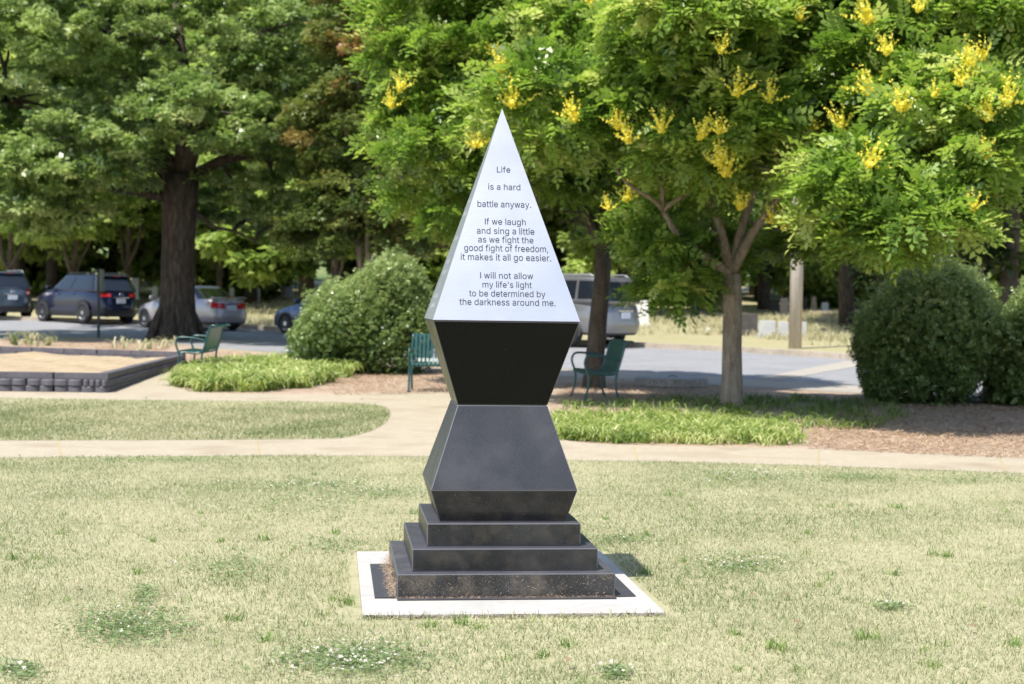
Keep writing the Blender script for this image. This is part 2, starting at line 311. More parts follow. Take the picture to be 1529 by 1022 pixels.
# kerb stones along the far side of the road
far = [gp(*p) for p in FAR_KERB[::-1]]
kerb = empty('kerb', (0, 0, 0), 0, 'low concrete kerb along the far side of the road', 'kerb'); kerb['kind'] = 'structure'; del kerb['category']
for a, b in zip(far, far[1:]):
    L = np.linalg.norm(b - a); k = max(1, int(L / 3)); d = (b - a) / L; nrm = np.array([-d[1], d[0], 0])
    for i in range(k):
        p = a + d * (L * i / k + .008); q = a + d * (L * (i + 1) / k - .008); bm = bmesh.new(); vs = []
        for w_, h in ((-.03, -.1), (0, .13), (.15, .14), (.15, -.1)):
            vs.append([bm.verts.new(Vector(e + nrm * w_ + np.array([0, 0, h]))) for e in (p, q)])
        for r0, r1 in zip(vs, vs[1:]): bm.faces.new((r0[0], r0[1], r1[1], r1[0]))
        bm.faces.new([r[0] for r in vs]); bm.faces.new([r[1] for r in vs][::-1]); bmo('kerb_stone', bm, m_curb, kerb)
# path joints
jb = bmesh.new()
for (a, b) in (((85, 660), (92, 684)), ((383, 659.5), (388, 683)), ((946, 668), (952, 690)), ((1222, 674), (1222, 697)), ((1492, 685), (1502, 706))):
    A, B = gp(*a), gp(*b); d = Vector((B - A)[:2]).normalized(); n_ = Vector((-d.y, d.x)) * .008
    jb.faces.new([jb.verts.new((P[0] + s * n_.x, P[1] + s * n_.y, .0145)) for P, s in ((A, -1), (A, 1), (B, 1), (B, -1))])
o = bmo('path_joint', jb, plain('joint_filler', (.36, .29, .15), .9)); o['kind'] = 'structure'

# ------------------------------------------------------------------ monument
MY = .1144; mon = empty('monument', (-.0674, 8.0069, 0), MY, 'tall angular black granite monument with a pale pointed metal top carrying a poem', 'monument')
SX, SY, s1, s2, s3, b0, b1, b2, b3 = .6965, .8965, .5258, .4522, .3777, .3125, .3609, .2245, .3613
zs, zt1, zt2, zt3, z1, z2, z3, z4 = .028, .1454, .2549, .3665, .5265, .9346, 1.3562, 2.431
bm = bmesh.new(); box(bm, -SX, SX, -SY, SY, -.08, zs); o = bmo('plinth_slab', bm, m_slab, mon, bevel=.004)
o.data.materials.append(m_slabedge)
for p_ in o.data.polygons:
    if abs(p_.normal.z) < .5: p_.material_index = 1
bm = bmesh.new(); a, b, e = s1 + .05, s1 + .105, s1
P = [(-s1, -a), (s1, -a), (s1, -s1), (b, -s1 + .01), (b, s1 - .08), (s1, s1 - .08), (s1, a), (-s1, a), (-s1, s1 - .08), (-b, s1 - .08), (-b, -s1 + .01), (-s1, -s1 + .01)]
f = bm.faces.new([bm.verts.new((x, y, zs + .001)) for x, y in P]); r = bmesh.ops.extrude_face_region(bm, geom=[f]); bmesh.ops.translate(bm, verts=[v for v in r['geom'] if isinstance(v, bmesh.types.BMVert)], vec=(0, 0, .004))
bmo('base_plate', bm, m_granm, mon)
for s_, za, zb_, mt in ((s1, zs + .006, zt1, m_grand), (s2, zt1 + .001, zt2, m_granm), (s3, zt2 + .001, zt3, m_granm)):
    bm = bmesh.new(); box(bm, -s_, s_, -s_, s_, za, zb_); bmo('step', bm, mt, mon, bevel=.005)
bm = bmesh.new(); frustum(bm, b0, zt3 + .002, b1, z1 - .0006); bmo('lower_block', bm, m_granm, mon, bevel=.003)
bm = bmesh.new(); frustum(bm, b1, z1 + .0006, b2, z2 - .001); bmo('tapered_block', bm, m_gran, mon, bevel=.004)
bm = bmesh.new(); frustum(bm, b2, z2 + .001, b3 - .003, z3 - .006); bmo('flared_block', bm, m_granc, mon, bevel=.003)
bm = bmesh.new(); frustum(bm, b3 - .006, z3 - .005, b3 - .006, z3 - .001); bmo('joint_band', bm, m_joint, mon)
bm = bmesh.new(); frustum(bm, b3, z3, 0, z4); cap = bmo('metal_cap', bm, m_metal, mon)
# lettering on the front slope
nF = Vector((0, -(z4 - z3), b3)).normalized(); e2 = Vector((0, b3, z4 - z3)).normalized(); e1 = Vector((1, 0, 0)); oF = Vector((0, -b3, z3))
Rm = Matrix.Rotation(-MY, 3, 'Z'); camL = Rm @ (Vector((0, 0, EYE)) - mon.location)
def onface(u, v):
    d = Rm @ Vector(ray(u, v)); t = (oF - camL).dot(nF) / d.dot(nF); q = camL + d * t - oF; return q.dot(e1), q.dot(e2)
dg = None
LINES = [("Life", 742, 762, 258, 9.6), ("is a hard", 729, 777, 284, 9.6), ("battle anyway.", 713, 793, 310, 9.6), ("If we laugh", 724, 785, 336, 9.6), ("and sing a little", 712, 798, 350, 9.6), ("as we fight the", 714, 796.5, 363, 9.6), ("good fight of freedom,", 693, 818.5, 376, 9.6), ("it makes it all go easier.", 688, 823, 389.5, 9.6), ("I will not allow", 717, 796, 416.5, 9.6), ("my life's light", 720.5, 794, 430, 9.6), ("to be determined by", 700.5, 814.5, 443.5, 9.6), ("the darkness around me.", 686, 829.5, 456.5, 9.6)]
# letter outlines: advance, points (1/500 em), triangles
GLYPHS = {' ': (0.188,'',''),"'": (0.206,[(39,159),(35,254),(68,254),(64,159)],[(0,2,1),(0,3,2)]),',': (0.188,[(19,-60),(34,36),(68,36),(42,-60)],[(0,2,1),(0,3,2)]),'.': (0.188,[(48,-2),(39,-1),(31,4),(26,12),(25,20),(26,29),(31,37),(39,42),(48,43),(56,42),(64,37),(69,29),(71,20),(69,12),(64,4),(56,-1)],[(7,9,8),(6,9,7),(6,10,9),(5,10,6),(5,11,10),(4,11,5),(4,12,11),(3,12,4),(3,13,12),(2,13,3),(2,14,13),(1,14,2),(1,15,14),(0,15,1)]),'I': (0.165,[(24,0),(60,0),(60,254),(24,254)],[(0,1,2),(0,2,3)]),'L': (0.393,[(30,0),(30,254),(62,254),(62,29),(181,29),(181,0)],[(0,2,1),(0,3,2),(0,4,3),(0,5,4)]),'a': (0.389,[(80,-4),(63,-3),(47,2),(34,11),(24,22),(17,37),(15,54),(17,69),(22,80),(29,90),(39,97),(50,102),(63,105),(76,108),(89,110),(105,112),(117,113),(126,115),(133,117),(136,121),(138,127),(138,128),(137,139),(133,148),(128,156),(120,161),(110,164),(98,165),(85,164),(75,161),(66,156),(59,150),(54,144),(50,137),(20,146),(29,161),(39,173),(52,182),(66,188),(82,191),(97,192),(108,192),(119,190),(131,186),(143,180),(153,172),(161,160),(167,145),(168,126),(168,0),(138,0),(138,26),(136,26),(132,19),(126,12),(118,6),(108,1),(95,-3),(85,23),(101,24),(114,29),(124,37),(132,47),(136,57),(138,69),(138,95),(135,93),(130,91),(123,89),(116,88),(108,87),(100,86),(93,85),(88,84),(77,82),(67,79),(58,75),(52,70),(47,62),(46,52),(47,43),(51,36),(57,30),(65,26),(74,24)],[(39,41,40),(39,42,41),(38,42,39),(38,43,42),(37,43,38),(37,44,43),(36,44,37),(36,45,44),(35,45,36),(35,27,45),(27,46,45),(35,28,27),(26,46,27),(35,29,28),(25,46,26),(35,30,29),(34,30,35),(24,46,25),(24,47,46),(34,31,30),(23,47,24),(34,32,31),(22,47,23),(33,32,34),(22,48,47),(21,48,22),(20,48,21),(19,48,20),(19,49,48),(18,49,19),(17,65,18),(65,49,18),(16,65,17),(15,65,16),(14,65,15),(13,65,14),(12,65,13),(11,65,12),(10,65,11),(9,65,10),(9,66,65),(64,49,65),(9,67,66),(9,68,67),(8,68,9),(8,69,68),(8,70,69),(8,71,70),(8,72,71),(8,73,72),(8,74,73),(8,75,74),(7,75,8),(7,76,75),(7,77,76),(7,78,77),(63,49,64),(6,78,7),(6,79,78),(62,49,63),(5,79,6),(5,80,79),(61,51,62),(51,49,62),(5,81,80),(60,51,61),(4,81,5),(4,82,81),(4,83,82),(59,52,60),(52,51,60),(4,84,83),(59,53,52),(50,49,51),(58,53,59),(4,58,84),(4,53,58),(3,53,4),(3,54,53),(3,55,54),(2,55,3),(2,56,55),(1,56,2),(1,57,56),(0,57,1)]),'b': (0.424,[(115,-4),(99,-3),(86,2),(76,8),(69,16),(63,23),(59,29),(56,29),(56,0),(26,0),(26,254),(57,254),(57,160),(59,160),(63,166),(69,173),(76,180),(86,186),(98,191),(115,192),(137,189),(156,180),(173,166),(185,146),(193,122),(195,94),(193,66),(185,42),(173,23),(157,8),(137,-1),(110,23),(126,26),(140,33),(150,44),(158,58),(163,75),(164,95),(163,114),(158,131),(150,145),(140,156),(126,163),(110,165),(94,163),(81,156),(70,145),(62,131),(58,114),(56,95),(58,75),(63,58),(70,43),(81,32),(94,26)],[(9,11,10),(9,12,11),(18,20,19),(17,20,18),(17,21,20),(16,21,17),(16,22,21),(15,22,16),(14,22,15),(14,43,22),(43,42,22),(42,23,22),(13,43,14),(13,44,43),(13,45,44),(41,23,42),(9,13,12),(9,47,13),(47,46,13),(46,45,13),(40,23,41),(40,24,23),(39,24,40),(9,48,47),(38,24,39),(38,25,24),(9,49,48),(37,25,38),(9,50,49),(36,25,37),(36,26,25),(35,26,36),(9,51,50),(35,27,26),(34,27,35),(9,7,51),(7,52,51),(33,27,34),(7,53,52),(33,28,27),(32,28,33),(7,6,53),(6,54,53),(9,8,7),(5,54,6),(31,28,32),(5,31,54),(5,28,31),(4,28,5),(4,29,28),(3,29,4),(2,29,3),(2,30,29),(1,30,2),(1,0,30)]),'d': (0.424,[(98,-4),(75,-1),(56,8),(40,23),(27,42),(20,66),(17,94),(20,122),(27,146),(40,166),(56,180),(75,189),(98,192),(114,191),(126,186),(136,180),(144,173),(149,166),(153,160),(155,160),(155,254),(186,254),(186,0),(156,0),(156,29),(153,29),(149,23),(143,16),(136,8),(126,2),(114,-3),(102,23),(118,26),(132,32),(142,43),(150,58),(154,75),(156,95),(154,114),(150,131),(142,145),(132,156),(118,163),(102,165),(86,163),(72,156),(62,145),(54,131),(50,114),(48,95),(50,75),(54,58),(62,44),(73,33),(86,26)],[(19,21,20),(19,22,21),(11,13,12),(11,14,13),(10,14,11),(10,15,14),(9,15,10),(9,16,15),(9,17,16),(8,44,9),(44,43,9),(43,17,9),(43,18,17),(42,18,43),(41,18,42),(8,45,44),(41,19,18),(41,40,19),(40,39,19),(39,22,19),(8,46,45),(7,46,8),(7,47,46),(38,22,39),(7,48,47),(6,48,7),(37,22,38),(6,49,48),(6,50,49),(36,22,37),(5,50,6),(5,51,50),(35,22,36),(4,51,5),(4,52,51),(34,24,35),(24,22,35),(4,53,52),(33,24,34),(3,53,4),(3,54,53),(32,25,33),(25,24,33),(32,26,25),(23,22,24),(3,31,54),(31,26,32),(3,26,31),(3,27,26),(2,27,3),(2,28,27),(2,29,28),(1,29,2),(1,30,29),(0,30,1)]),'e': (0.404,[(106,-4),(80,-1),(58,8),(41,23),(28,42),(20,66),(17,93),(20,121),(28,145),(40,165),(58,180),(78,189),(103,192),(118,191),(133,187),(147,180),(160,170),(170,157),(179,141),(184,121),(186,97),(186,85),(37,85),(37,110),(169,110),(155,101),(153,119),(149,134),(141,147),(131,157),(118,163),(103,165),(87,163),(73,157),(62,147),(54,135),(50,121),(48,105),(48,89),(50,69),(55,53),(64,40),(76,31),(90,25),(106,23),(117,24),(127,26),(135,31),(143,36),(149,44),(153,53),(182,45),(177,32),(168,20),(156,10),(141,2),(125,-3)],[(11,13,12),(11,14,13),(10,14,11),(10,15,14),(10,16,15),(9,16,10),(9,31,16),(31,17,16),(9,32,31),(30,17,31),(8,32,9),(29,17,30),(8,33,32),(29,18,17),(28,18,29),(8,34,33),(27,18,28),(8,35,34),(7,35,8),(27,19,18),(7,36,35),(26,19,27),(26,24,19),(24,20,19),(6,23,7),(23,36,7),(23,37,36),(25,24,26),(6,22,23),(37,24,23),(37,20,24),(38,20,37),(38,21,20),(5,22,6),(39,21,38),(5,21,22),(5,39,21),(5,40,39),(4,40,5),(4,41,40),(49,51,50),(49,52,51),(48,52,49),(3,41,4),(3,42,41),(47,52,48),(47,53,52),(3,43,42),(46,53,47),(45,53,46),(3,44,43),(44,53,45),(3,53,44),(2,53,3),(2,54,53),(2,55,54),(1,55,2),(1,56,55),(0,56,1)]),'f': (0.254,[(114,190),(114,164),(3,164),(3,190),(40,0),(40,216),(42,231),(48,243),(57,252),(68,259),(80,264),(94,265),(103,265),(111,263),(117,262),(121,260),(114,234),(111,235),(107,236),(103,237),(97,237),(85,235),(77,230),(72,221),(71,209),(71,0)],[(10,12,11),(10,13,12),(9,13,10),(9,14,13),(9,15,14),(9,16,15),(8,17,9),(17,16,9),(7,19,8),(19,18,8),(18,17,8),(6,20,7),(20,19,7),(6,21,20),(6,22,21),(5,22,6),(5,23,22),(5,24,23),(4,24,5),(4,25,24),(2,0,3),(2,1,0)]),'g': (0.425,[(103,-75),(84,-74),(67,-70),(53,-63),(41,-55),(32,-45),(25,-35),(51,-20),(55,-26),(61,-33),(68,-39),(77,-44),(89,-48),(103,-49),(124,-46),(141,-38),(152,-23),(156,-3),(156,34),(153,34),(149,28),(143,21),(136,14),(126,8),(114,4),(97,2),(76,5),(56,13),(40,27),(28,45),(20,68),(17,96),(20,123),(27,147),(40,166),(56,180),(76,189),(98,192),(114,191),(127,186),(137,180),(144,173),(150,166),(154,159),(157,159),(157,190),(186,190),(186,-4),(183,-27),(175,-45),(162,-59),(145,-68),(125,-73),(102,30),(118,32),(132,38),(142,47),(150,61),(155,77),(156,96),(155,115),(150,132),(142,146),(132,156),(119,163),(102,165),(86,163),(73,156),(62,145),(54,131),(50,115),(48,96),(50,78),(54,61),(62,48),(73,38),(86,32)],[(36,38,37),(36,39,38),(44,46,45),(44,47,46),(35,39,36),(35,40,39),(34,40,35),(34,41,40),(34,42,41),(33,66,34),(66,65,34),(65,42,34),(65,43,42),(64,43,65),(63,43,64),(33,67,66),(63,44,43),(63,62,44),(62,61,44),(61,60,44),(60,47,44),(33,68,67),(32,68,33),(32,69,68),(32,70,69),(31,70,32),(59,47,60),(31,71,70),(31,72,71),(58,47,59),(30,72,31),(30,73,72),(57,47,58),(29,73,30),(29,74,73),(56,18,57),(18,47,57),(29,75,74),(55,18,56),(28,75,29),(28,76,75),(54,19,55),(19,18,55),(54,20,19),(17,47,18),(28,53,76),(53,20,54),(28,20,53),(28,21,20),(27,21,28),(27,22,21),(27,23,22),(26,23,27),(26,24,23),(25,24,26),(16,47,17),(16,48,47),(6,8,7),(15,48,16),(6,9,8),(15,49,48),(6,10,9),(5,10,6),(14,49,15),(5,11,10),(5,12,11),(14,50,49),(4,12,5),(13,50,14),(4,13,12),(4,50,13),(3,50,4),(3,51,50),(2,51,3),(2,52,51),(1,52,2),(1,0,52)]),'h': (0.41,[(57,113),(57,0),(26,0),(26,254),(57,254),(57,144),(51,144),(62,166),(76,181),(94,189),(114,192),(132,190),(148,184),(161,174),(170,160),(177,142),(179,120),(179,0),(148,0),(148,118),(145,137),(136,152),(123,161),(105,165),(92,163),(80,159),(71,151),(63,141),(58,129)],[(2,4,3),(2,6,4),(6,5,4),(9,11,10),(9,12,11),(8,12,9),(8,13,12),(7,13,8),(7,23,13),(23,14,13),(6,25,7),(25,24,7),(24,23,7),(22,14,23),(21,14,22),(21,15,14),(6,26,25),(20,15,21),(6,27,26),(2,28,6),(28,27,6),(20,16,15),(19,16,20),(2,0,28),(19,17,16),(18,17,19),(2,1,0)]),'i': (0.167,[(42,221),(34,223),(27,227),(22,234),(21,242),(22,249),(27,256),(34,260),(42,262),(50,260),(57,256),(62,249),(63,242),(62,234),(57,227),(50,223),(26,0),(26,190),(57,190),(57,0)],[(16,18,17),(16,19,18),(7,9,8),(6,9,7),(6,10,9),(5,10,6),(5,11,10),(4,11,5),(4,12,11),(3,12,4),(3,13,12),(2,13,3),(2,14,13),(1,14,2),(1,15,14),(0,15,1)]),'k': (0.375,[(26,0),(57,0),(57,262),(26,262),(57,66),(57,106),(130,190),(170,190),(84,97),(144,0),(182,0),(107,123)],[(0,1,2),(0,2,3),(4,7,6),(4,6,5),(8,9,10),(8,10,11)]),'l': (0.158,[(24,0),(57,0),(57,262),(24,262)],[(0,1,2),(0,2,3)]),'m': (0.61,[(26,0),(26,190),(56,190),(56,148),(54,148),(59,162),(66,173),(75,182),(86,188),(98,192),(110,193),(129,190),(144,180),(154,166),(160,147),(156,147),(161,160),(169,172),(178,181),(190,187),(204,192),(218,193),(234,191),(249,186),(261,177),(270,164),(276,148),(278,128),(278,0),(248,0),(248,127),(245,145),(236,156),(224,163),(209,165),(197,164),(187,160),(179,153),(173,145),(169,135),(168,124),(168,0),(137,0),(137,130),(134,144),(126,156),(115,163),(100,165),(89,164),(79,160),(70,154),(63,145),(58,133),(57,119),(57,0)],[(9,11,10),(20,22,21),(8,11,9),(19,22,20),(19,23,22),(8,12,11),(0,2,1),(0,4,2),(4,3,2),(7,12,8),(18,23,19),(18,24,23),(6,12,7),(17,24,18),(6,13,12),(17,25,24),(5,47,6),(47,13,6),(16,34,17),(34,25,17),(47,46,13),(46,14,13),(5,48,47),(16,35,34),(33,25,34),(33,26,25),(5,49,48),(16,36,35),(32,26,33),(45,14,46),(4,49,5),(15,36,16),(4,50,49),(15,37,36),(31,26,32),(44,15,45),(15,14,45),(4,51,50),(15,38,37),(31,27,26),(0,52,4),(52,51,4),(44,38,15),(44,39,38),(30,27,31),(43,39,44),(43,40,39),(0,53,52),(42,40,43),(30,28,27),(29,28,30),(42,41,40),(0,54,53)]),'n': (0.41,[(57,113),(57,0),(26,0),(26,190),(56,190),(56,144),(51,144),(62,166),(76,181),(94,189),(114,192),(132,190),(147,184),(160,174),(170,160),(176,142),(179,120),(179,0),(148,0),(148,118),(145,137),(136,152),(123,161),(105,165),(92,163),(80,159),(71,151),(63,141),(58,129)],[(9,11,10),(9,12,11),(2,4,3),(2,6,4),(6,5,4),(8,12,9),(8,13,12),(7,13,8),(7,23,13),(23,14,13),(6,25,7),(25,24,7),(24,23,7),(22,14,23),(21,14,22),(21,15,14),(6,26,25),(20,15,21),(6,27,26),(2,28,6),(28,27,6),(20,16,15),(19,16,20),(2,0,28),(19,17,16),(18,17,19),(2,1,0)]),'o': (0.415,[(104,-4),(79,-1),(58,8),(41,23),(28,43),(20,66),(17,94),(20,122),(28,146),(41,165),(58,180),(79,189),(104,192),(128,189),(149,180),(167,165),(180,146),(188,122),(191,94),(188,66),(180,43),(167,23),(149,8),(128,-1),(104,23),(121,26),(135,33),(146,44),(154,59),(158,75),(160,94),(158,112),(154,129),(146,144),(135,155),(121,162),(104,165),(86,162),(73,155),(62,144),(54,129),(50,112),(48,94),(50,75),(54,59),(62,44),(73,33),(86,26)],[(11,13,12),(10,13,11),(10,14,13),(9,14,10),(9,15,14),(8,37,9),(37,36,9),(36,15,9),(36,35,15),(35,16,15),(8,38,37),(34,16,35),(8,39,38),(33,16,34),(7,39,8),(33,17,16),(7,40,39),(32,17,33),(7,41,40),(31,17,32),(6,41,7),(31,18,17),(6,42,41),(30,18,31),(5,42,6),(5,43,42),(29,18,30),(29,19,18),(5,44,43),(28,19,29),(28,20,19),(4,44,5),(4,45,44),(27,20,28),(4,46,45),(26,20,27),(3,46,4),(26,21,20),(3,47,46),(25,21,26),(3,24,47),(24,21,25),(3,21,24),(2,21,3),(2,22,21),(1,22,2),(1,23,22),(0,23,1)]),'r': (0.259,[(26,0),(26,190),(56,190),(56,160),(58,160),(65,173),(76,184),(90,190),(107,192),(110,192),(115,192),(119,192),(122,192),(122,161),(119,162),(115,162),(109,163),(103,163),(91,161),(80,157),(70,151),(63,142),(58,131),(57,118),(57,0)],[(7,9,8),(7,10,9),(7,11,10),(7,12,11),(7,13,12),(6,13,7),(0,2,1),(0,3,2),(5,13,6),(4,17,5),(17,16,5),(16,15,5),(15,14,5),(14,13,5),(4,18,17),(4,19,18),(0,4,3),(0,22,4),(22,21,4),(21,20,4),(20,19,4),(0,23,22),(0,24,23)]),'s': (0.365,[(91,-4),(72,-3),(56,2),(42,9),(31,19),(23,32),(18,47),(47,53),(53,40),(62,30),(75,25),(91,23),(108,25),(122,31),(131,40),(134,51),(132,60),(127,68),(118,74),(106,78),(75,85),(52,93),(36,104),(27,119),(23,137),(26,152),(33,166),(43,177),(58,185),(74,190),(94,192),(112,191),(127,186),(140,179),(149,170),(157,158),(162,145),(134,139),(129,149),(121,158),(110,164),(94,166),(78,164),(65,158),(57,150),(54,139),(56,129),(62,122),(72,116),(86,111),(115,105),(137,97),(153,86),(162,71),(166,53),(163,37),(156,24),(145,12),(130,3),(112,-2)],[(29,31,30),(29,32,31),(28,32,29),(28,33,32),(27,33,28),(27,34,33),(26,34,27),(26,41,34),(41,35,34),(26,42,41),(40,35,41),(25,42,26),(25,43,42),(39,35,40),(25,44,43),(39,36,35),(38,36,39),(24,44,25),(24,45,44),(37,36,38),(24,46,45),(23,46,24),(23,47,46),(23,48,47),(22,48,23),(22,49,48),(22,50,49),(22,51,50),(21,51,22),(21,52,51),(20,52,21),(20,53,52),(19,53,20),(18,53,19),(17,53,18),(17,54,53),(16,54,17),(15,54,16),(6,8,7),(15,55,54),(14,55,15),(5,8,6),(13,55,14),(5,9,8),(13,56,55),(4,9,5),(12,56,13),(4,10,9),(11,56,12),(4,11,10),(11,57,56),(4,57,11),(3,57,4),(3,58,57),(2,58,3),(2,59,58),(1,59,2),(1,0,59)]),'t': (0.227,[(102,190),(102,164),(3,164),(3,190),(32,236),(63,236),(63,49),(64,38),(68,31),(75,26),(85,25),(88,25),(93,26),(97,26),(101,27),(107,1),(102,0),(96,-1),(90,-2),(84,-2),(62,1),(46,11),(36,26),(32,46)],[(23,5,4),(23,6,5),(2,0,3),(2,1,0),(23,7,6),(22,7,23),(22,8,7),(22,9,8),(13,15,14),(22,10,9),(12,15,13),(21,10,22),(11,15,12),(10,15,11),(21,15,10),(20,15,21),(19,15,20),(19,16,15),(19,17,16),(19,18,17)]),'u': (0.41,[(91,-3),(73,-1),(57,5),(44,15),(35,29),(28,47),(26,69),(26,190),(57,190),(57,72),(60,52),(68,37),(82,28),(100,25),(113,27),(125,31),(134,38),(142,48),(146,61),(148,76),(148,190),(179,190),(179,0),(149,0),(149,46),(154,46),(143,23),(129,8),(111,0)],[(6,8,7),(6,9,8),(19,21,20),(19,22,21),(18,22,19),(6,10,9),(5,10,6),(17,25,18),(25,22,18),(5,11,10),(16,24,17),(24,25,17),(4,11,5),(16,26,24),(26,23,24),(26,22,25),(15,26,16),(4,12,11),(14,26,15),(3,12,4),(3,13,12),(13,26,14),(3,26,13),(3,27,26),(23,22,26),(2,27,3),(2,28,27),(1,28,2),(1,0,28)]),'w': (0.515,[(10,190),(42,190),(76,48),(112,190),(144,190),(180,48),(214,190),(246,190),(198,0),(162,0),(128,138),(94,0),(58,0)],[(0,12,2),(0,2,1),(12,11,2),(2,11,10),(2,10,3),(3,10,4),(10,9,5),(10,5,4),(9,8,5),(5,8,7),(5,7,6)]),'y': (0.389,[(24,-69),(31,-43),(36,-44),(44,-45),(52,-44),(59,-42),(65,-37),(71,-29),(75,-18),(81,-1),(9,190),(42,190),(83,78),(88,60),(93,43),(98,27),(103,10),(92,10),(97,27),(101,43),(106,60),(112,78),(153,190),(186,190),(102,-29),(96,-43),(88,-54),(80,-62),(70,-68),(58,-71),(46,-73),(39,-72),(32,-72),(27,-70)],[(9,11,10),(9,12,11),(21,23,22),(21,24,23),(9,13,12),(20,24,21),(19,16,20),(16,24,20),(9,14,13),(18,15,19),(15,16,19),(9,18,14),(18,15,14),(9,17,18),(9,16,17),(9,24,16),(8,24,9),(7,24,8),(7,25,24),(6,25,7),(5,25,6),(4,25,5),(4,26,25),(0,2,1),(0,3,2),(3,26,4),(0,26,3),(0,27,26),(0,28,27),(0,29,28),(33,29,0),(32,29,33),(32,30,29),(31,30,32)])}
for txt, x0, x1, yb, ch in LINES:
    V_, F_, x = [], [], 0.
    for c in txt:
        ad, gv, gf = GLYPHS[c]; b_ = len(V_); V_ += [(x + p_[0] / 500, p_[1] / 500) for p_ in gv]; F_ += [tuple(b_ + i for i in f_) for f_ in gf]; x += ad
    c = np.array(V_); a0, b0_ = onface(x0, yb); a1, b1_ = onface(x1, yb); hh = onface((x0 + x1) / 2, yb - ch * .88)[1] - b0_
    bx = (c[:, 0] - c[:, 0].min()) / (c[:, 0].max() - c[:, 0].min()); by = c[:, 1] / .508 * hh; bb = b0_ + (b1_ - b0_) * .5
    P3 = np.array(oF)[None] + (a0 + bx * (a1 - a0))[:, None] * np.array(e1) + (bb + by)[:, None] * np.array(e2) + .0012 * np.array(nF)
    link('lettering', npmesh('lettering', P3, F_), m_text, cap)
# lettering on the left slope: rows of thin upright strokes
nL = Vector((-(z4 - z3), 0, b3)).normalized(); e1L = Vector((0, -1, 0)); e2L = Vector((b3, 0, z4 - z3)).normalized(); oL = Vector((-b3, 0, z3))
Hs = math.hypot(b3, z4 - z3)
for v_, n_l in ((.055, 12), (.10, 15), (.215, 13), (.265, 8), (.375, 10), (.49, 8), (.55, 6)):
    bm = bmesh.new(); hw = b3 * (1 - v_ / 1.0) * .52; hw = min(hw, n_l * .011)
    x = -hw
    while x < hw:
        w_ = random.uniform(.003, .005)
        hgt = random.choice((.017, .017, .024)); q = [(x, 0), (x + w_, 0), (x + w_, hgt), (x, hgt)]
        bm.faces.new([bm.verts.new(oL + e1L * a_ + e2L * (v_ * Hs + b_) + nL * .0012) for a_, b_ in q])
        if random.random() < .6:
            zz = random.choice((0, .007, .014)); q = [(x + w_, zz), (x + w_ + .007, zz), (x + w_ + .007, zz + .003), (x + w_, zz + .003)]
            bm.faces.new([bm.verts.new(oL + e1L * a_ + e2L * (v_ * Hs + b_) + nL * .0012) for a_, b_ in q])
        x += random.choice((.013, .014, .015, .024))
    bmo('lettering', bm, m_text2, cap)['kind'] = 'stuff'
# dry clippings blown against the lowest step
def needles(n, fn, size, tilt, mat, name, parent=None, tl=(0, 1)):
    T = (np.array([(-.5, -.03, 0), (.5, -.022, .03), (.5, .022, .03), (-.5, .03, 0)]), np.array([[0, 1, 2, 3]]))
    pos = fn(n); me = bake(name, T, pos, rots(n, tilt), rng.uniform(size[0], size[1], n), rng.uniform(*tl, n)); return link(name, me, mat, parent)
def clip_pos(n):
    k = int(n * .62); L_ = np.column_stack([-s1 - .003 - np.abs(rng.normal(0, .02, k)), rng.uniform(-s1 - .02, s1, k), zs + .006 + rng.uniform(0, 1, k) ** 1.6 * .10])
    L_[:, 2] = np.minimum(L_[:, 2], zs + .008 + .11 * np.exp(-((-s1 - L_[:, 0]) / .012))); F_ = np.column_stack([rng.uniform(-s1, s1, n - k), -s1 - .002 - np.abs(rng.normal(0, .012, n - k)), np.full(n - k, zs + .008)])
    h = rng.uniform(0, 1, n - k) < .30; F_[h, 2] += rng.uniform(0, .10, h.sum()) ** 1.; F_[h, 1] = -s1 - .002; return np.concatenate([L_, F_])
o = needles(2600, clip_pos, (.006, .022), 1.0, m_straw, 'grass_clippings', mon, (.45, 1)); o['kind'] = 'stuff'

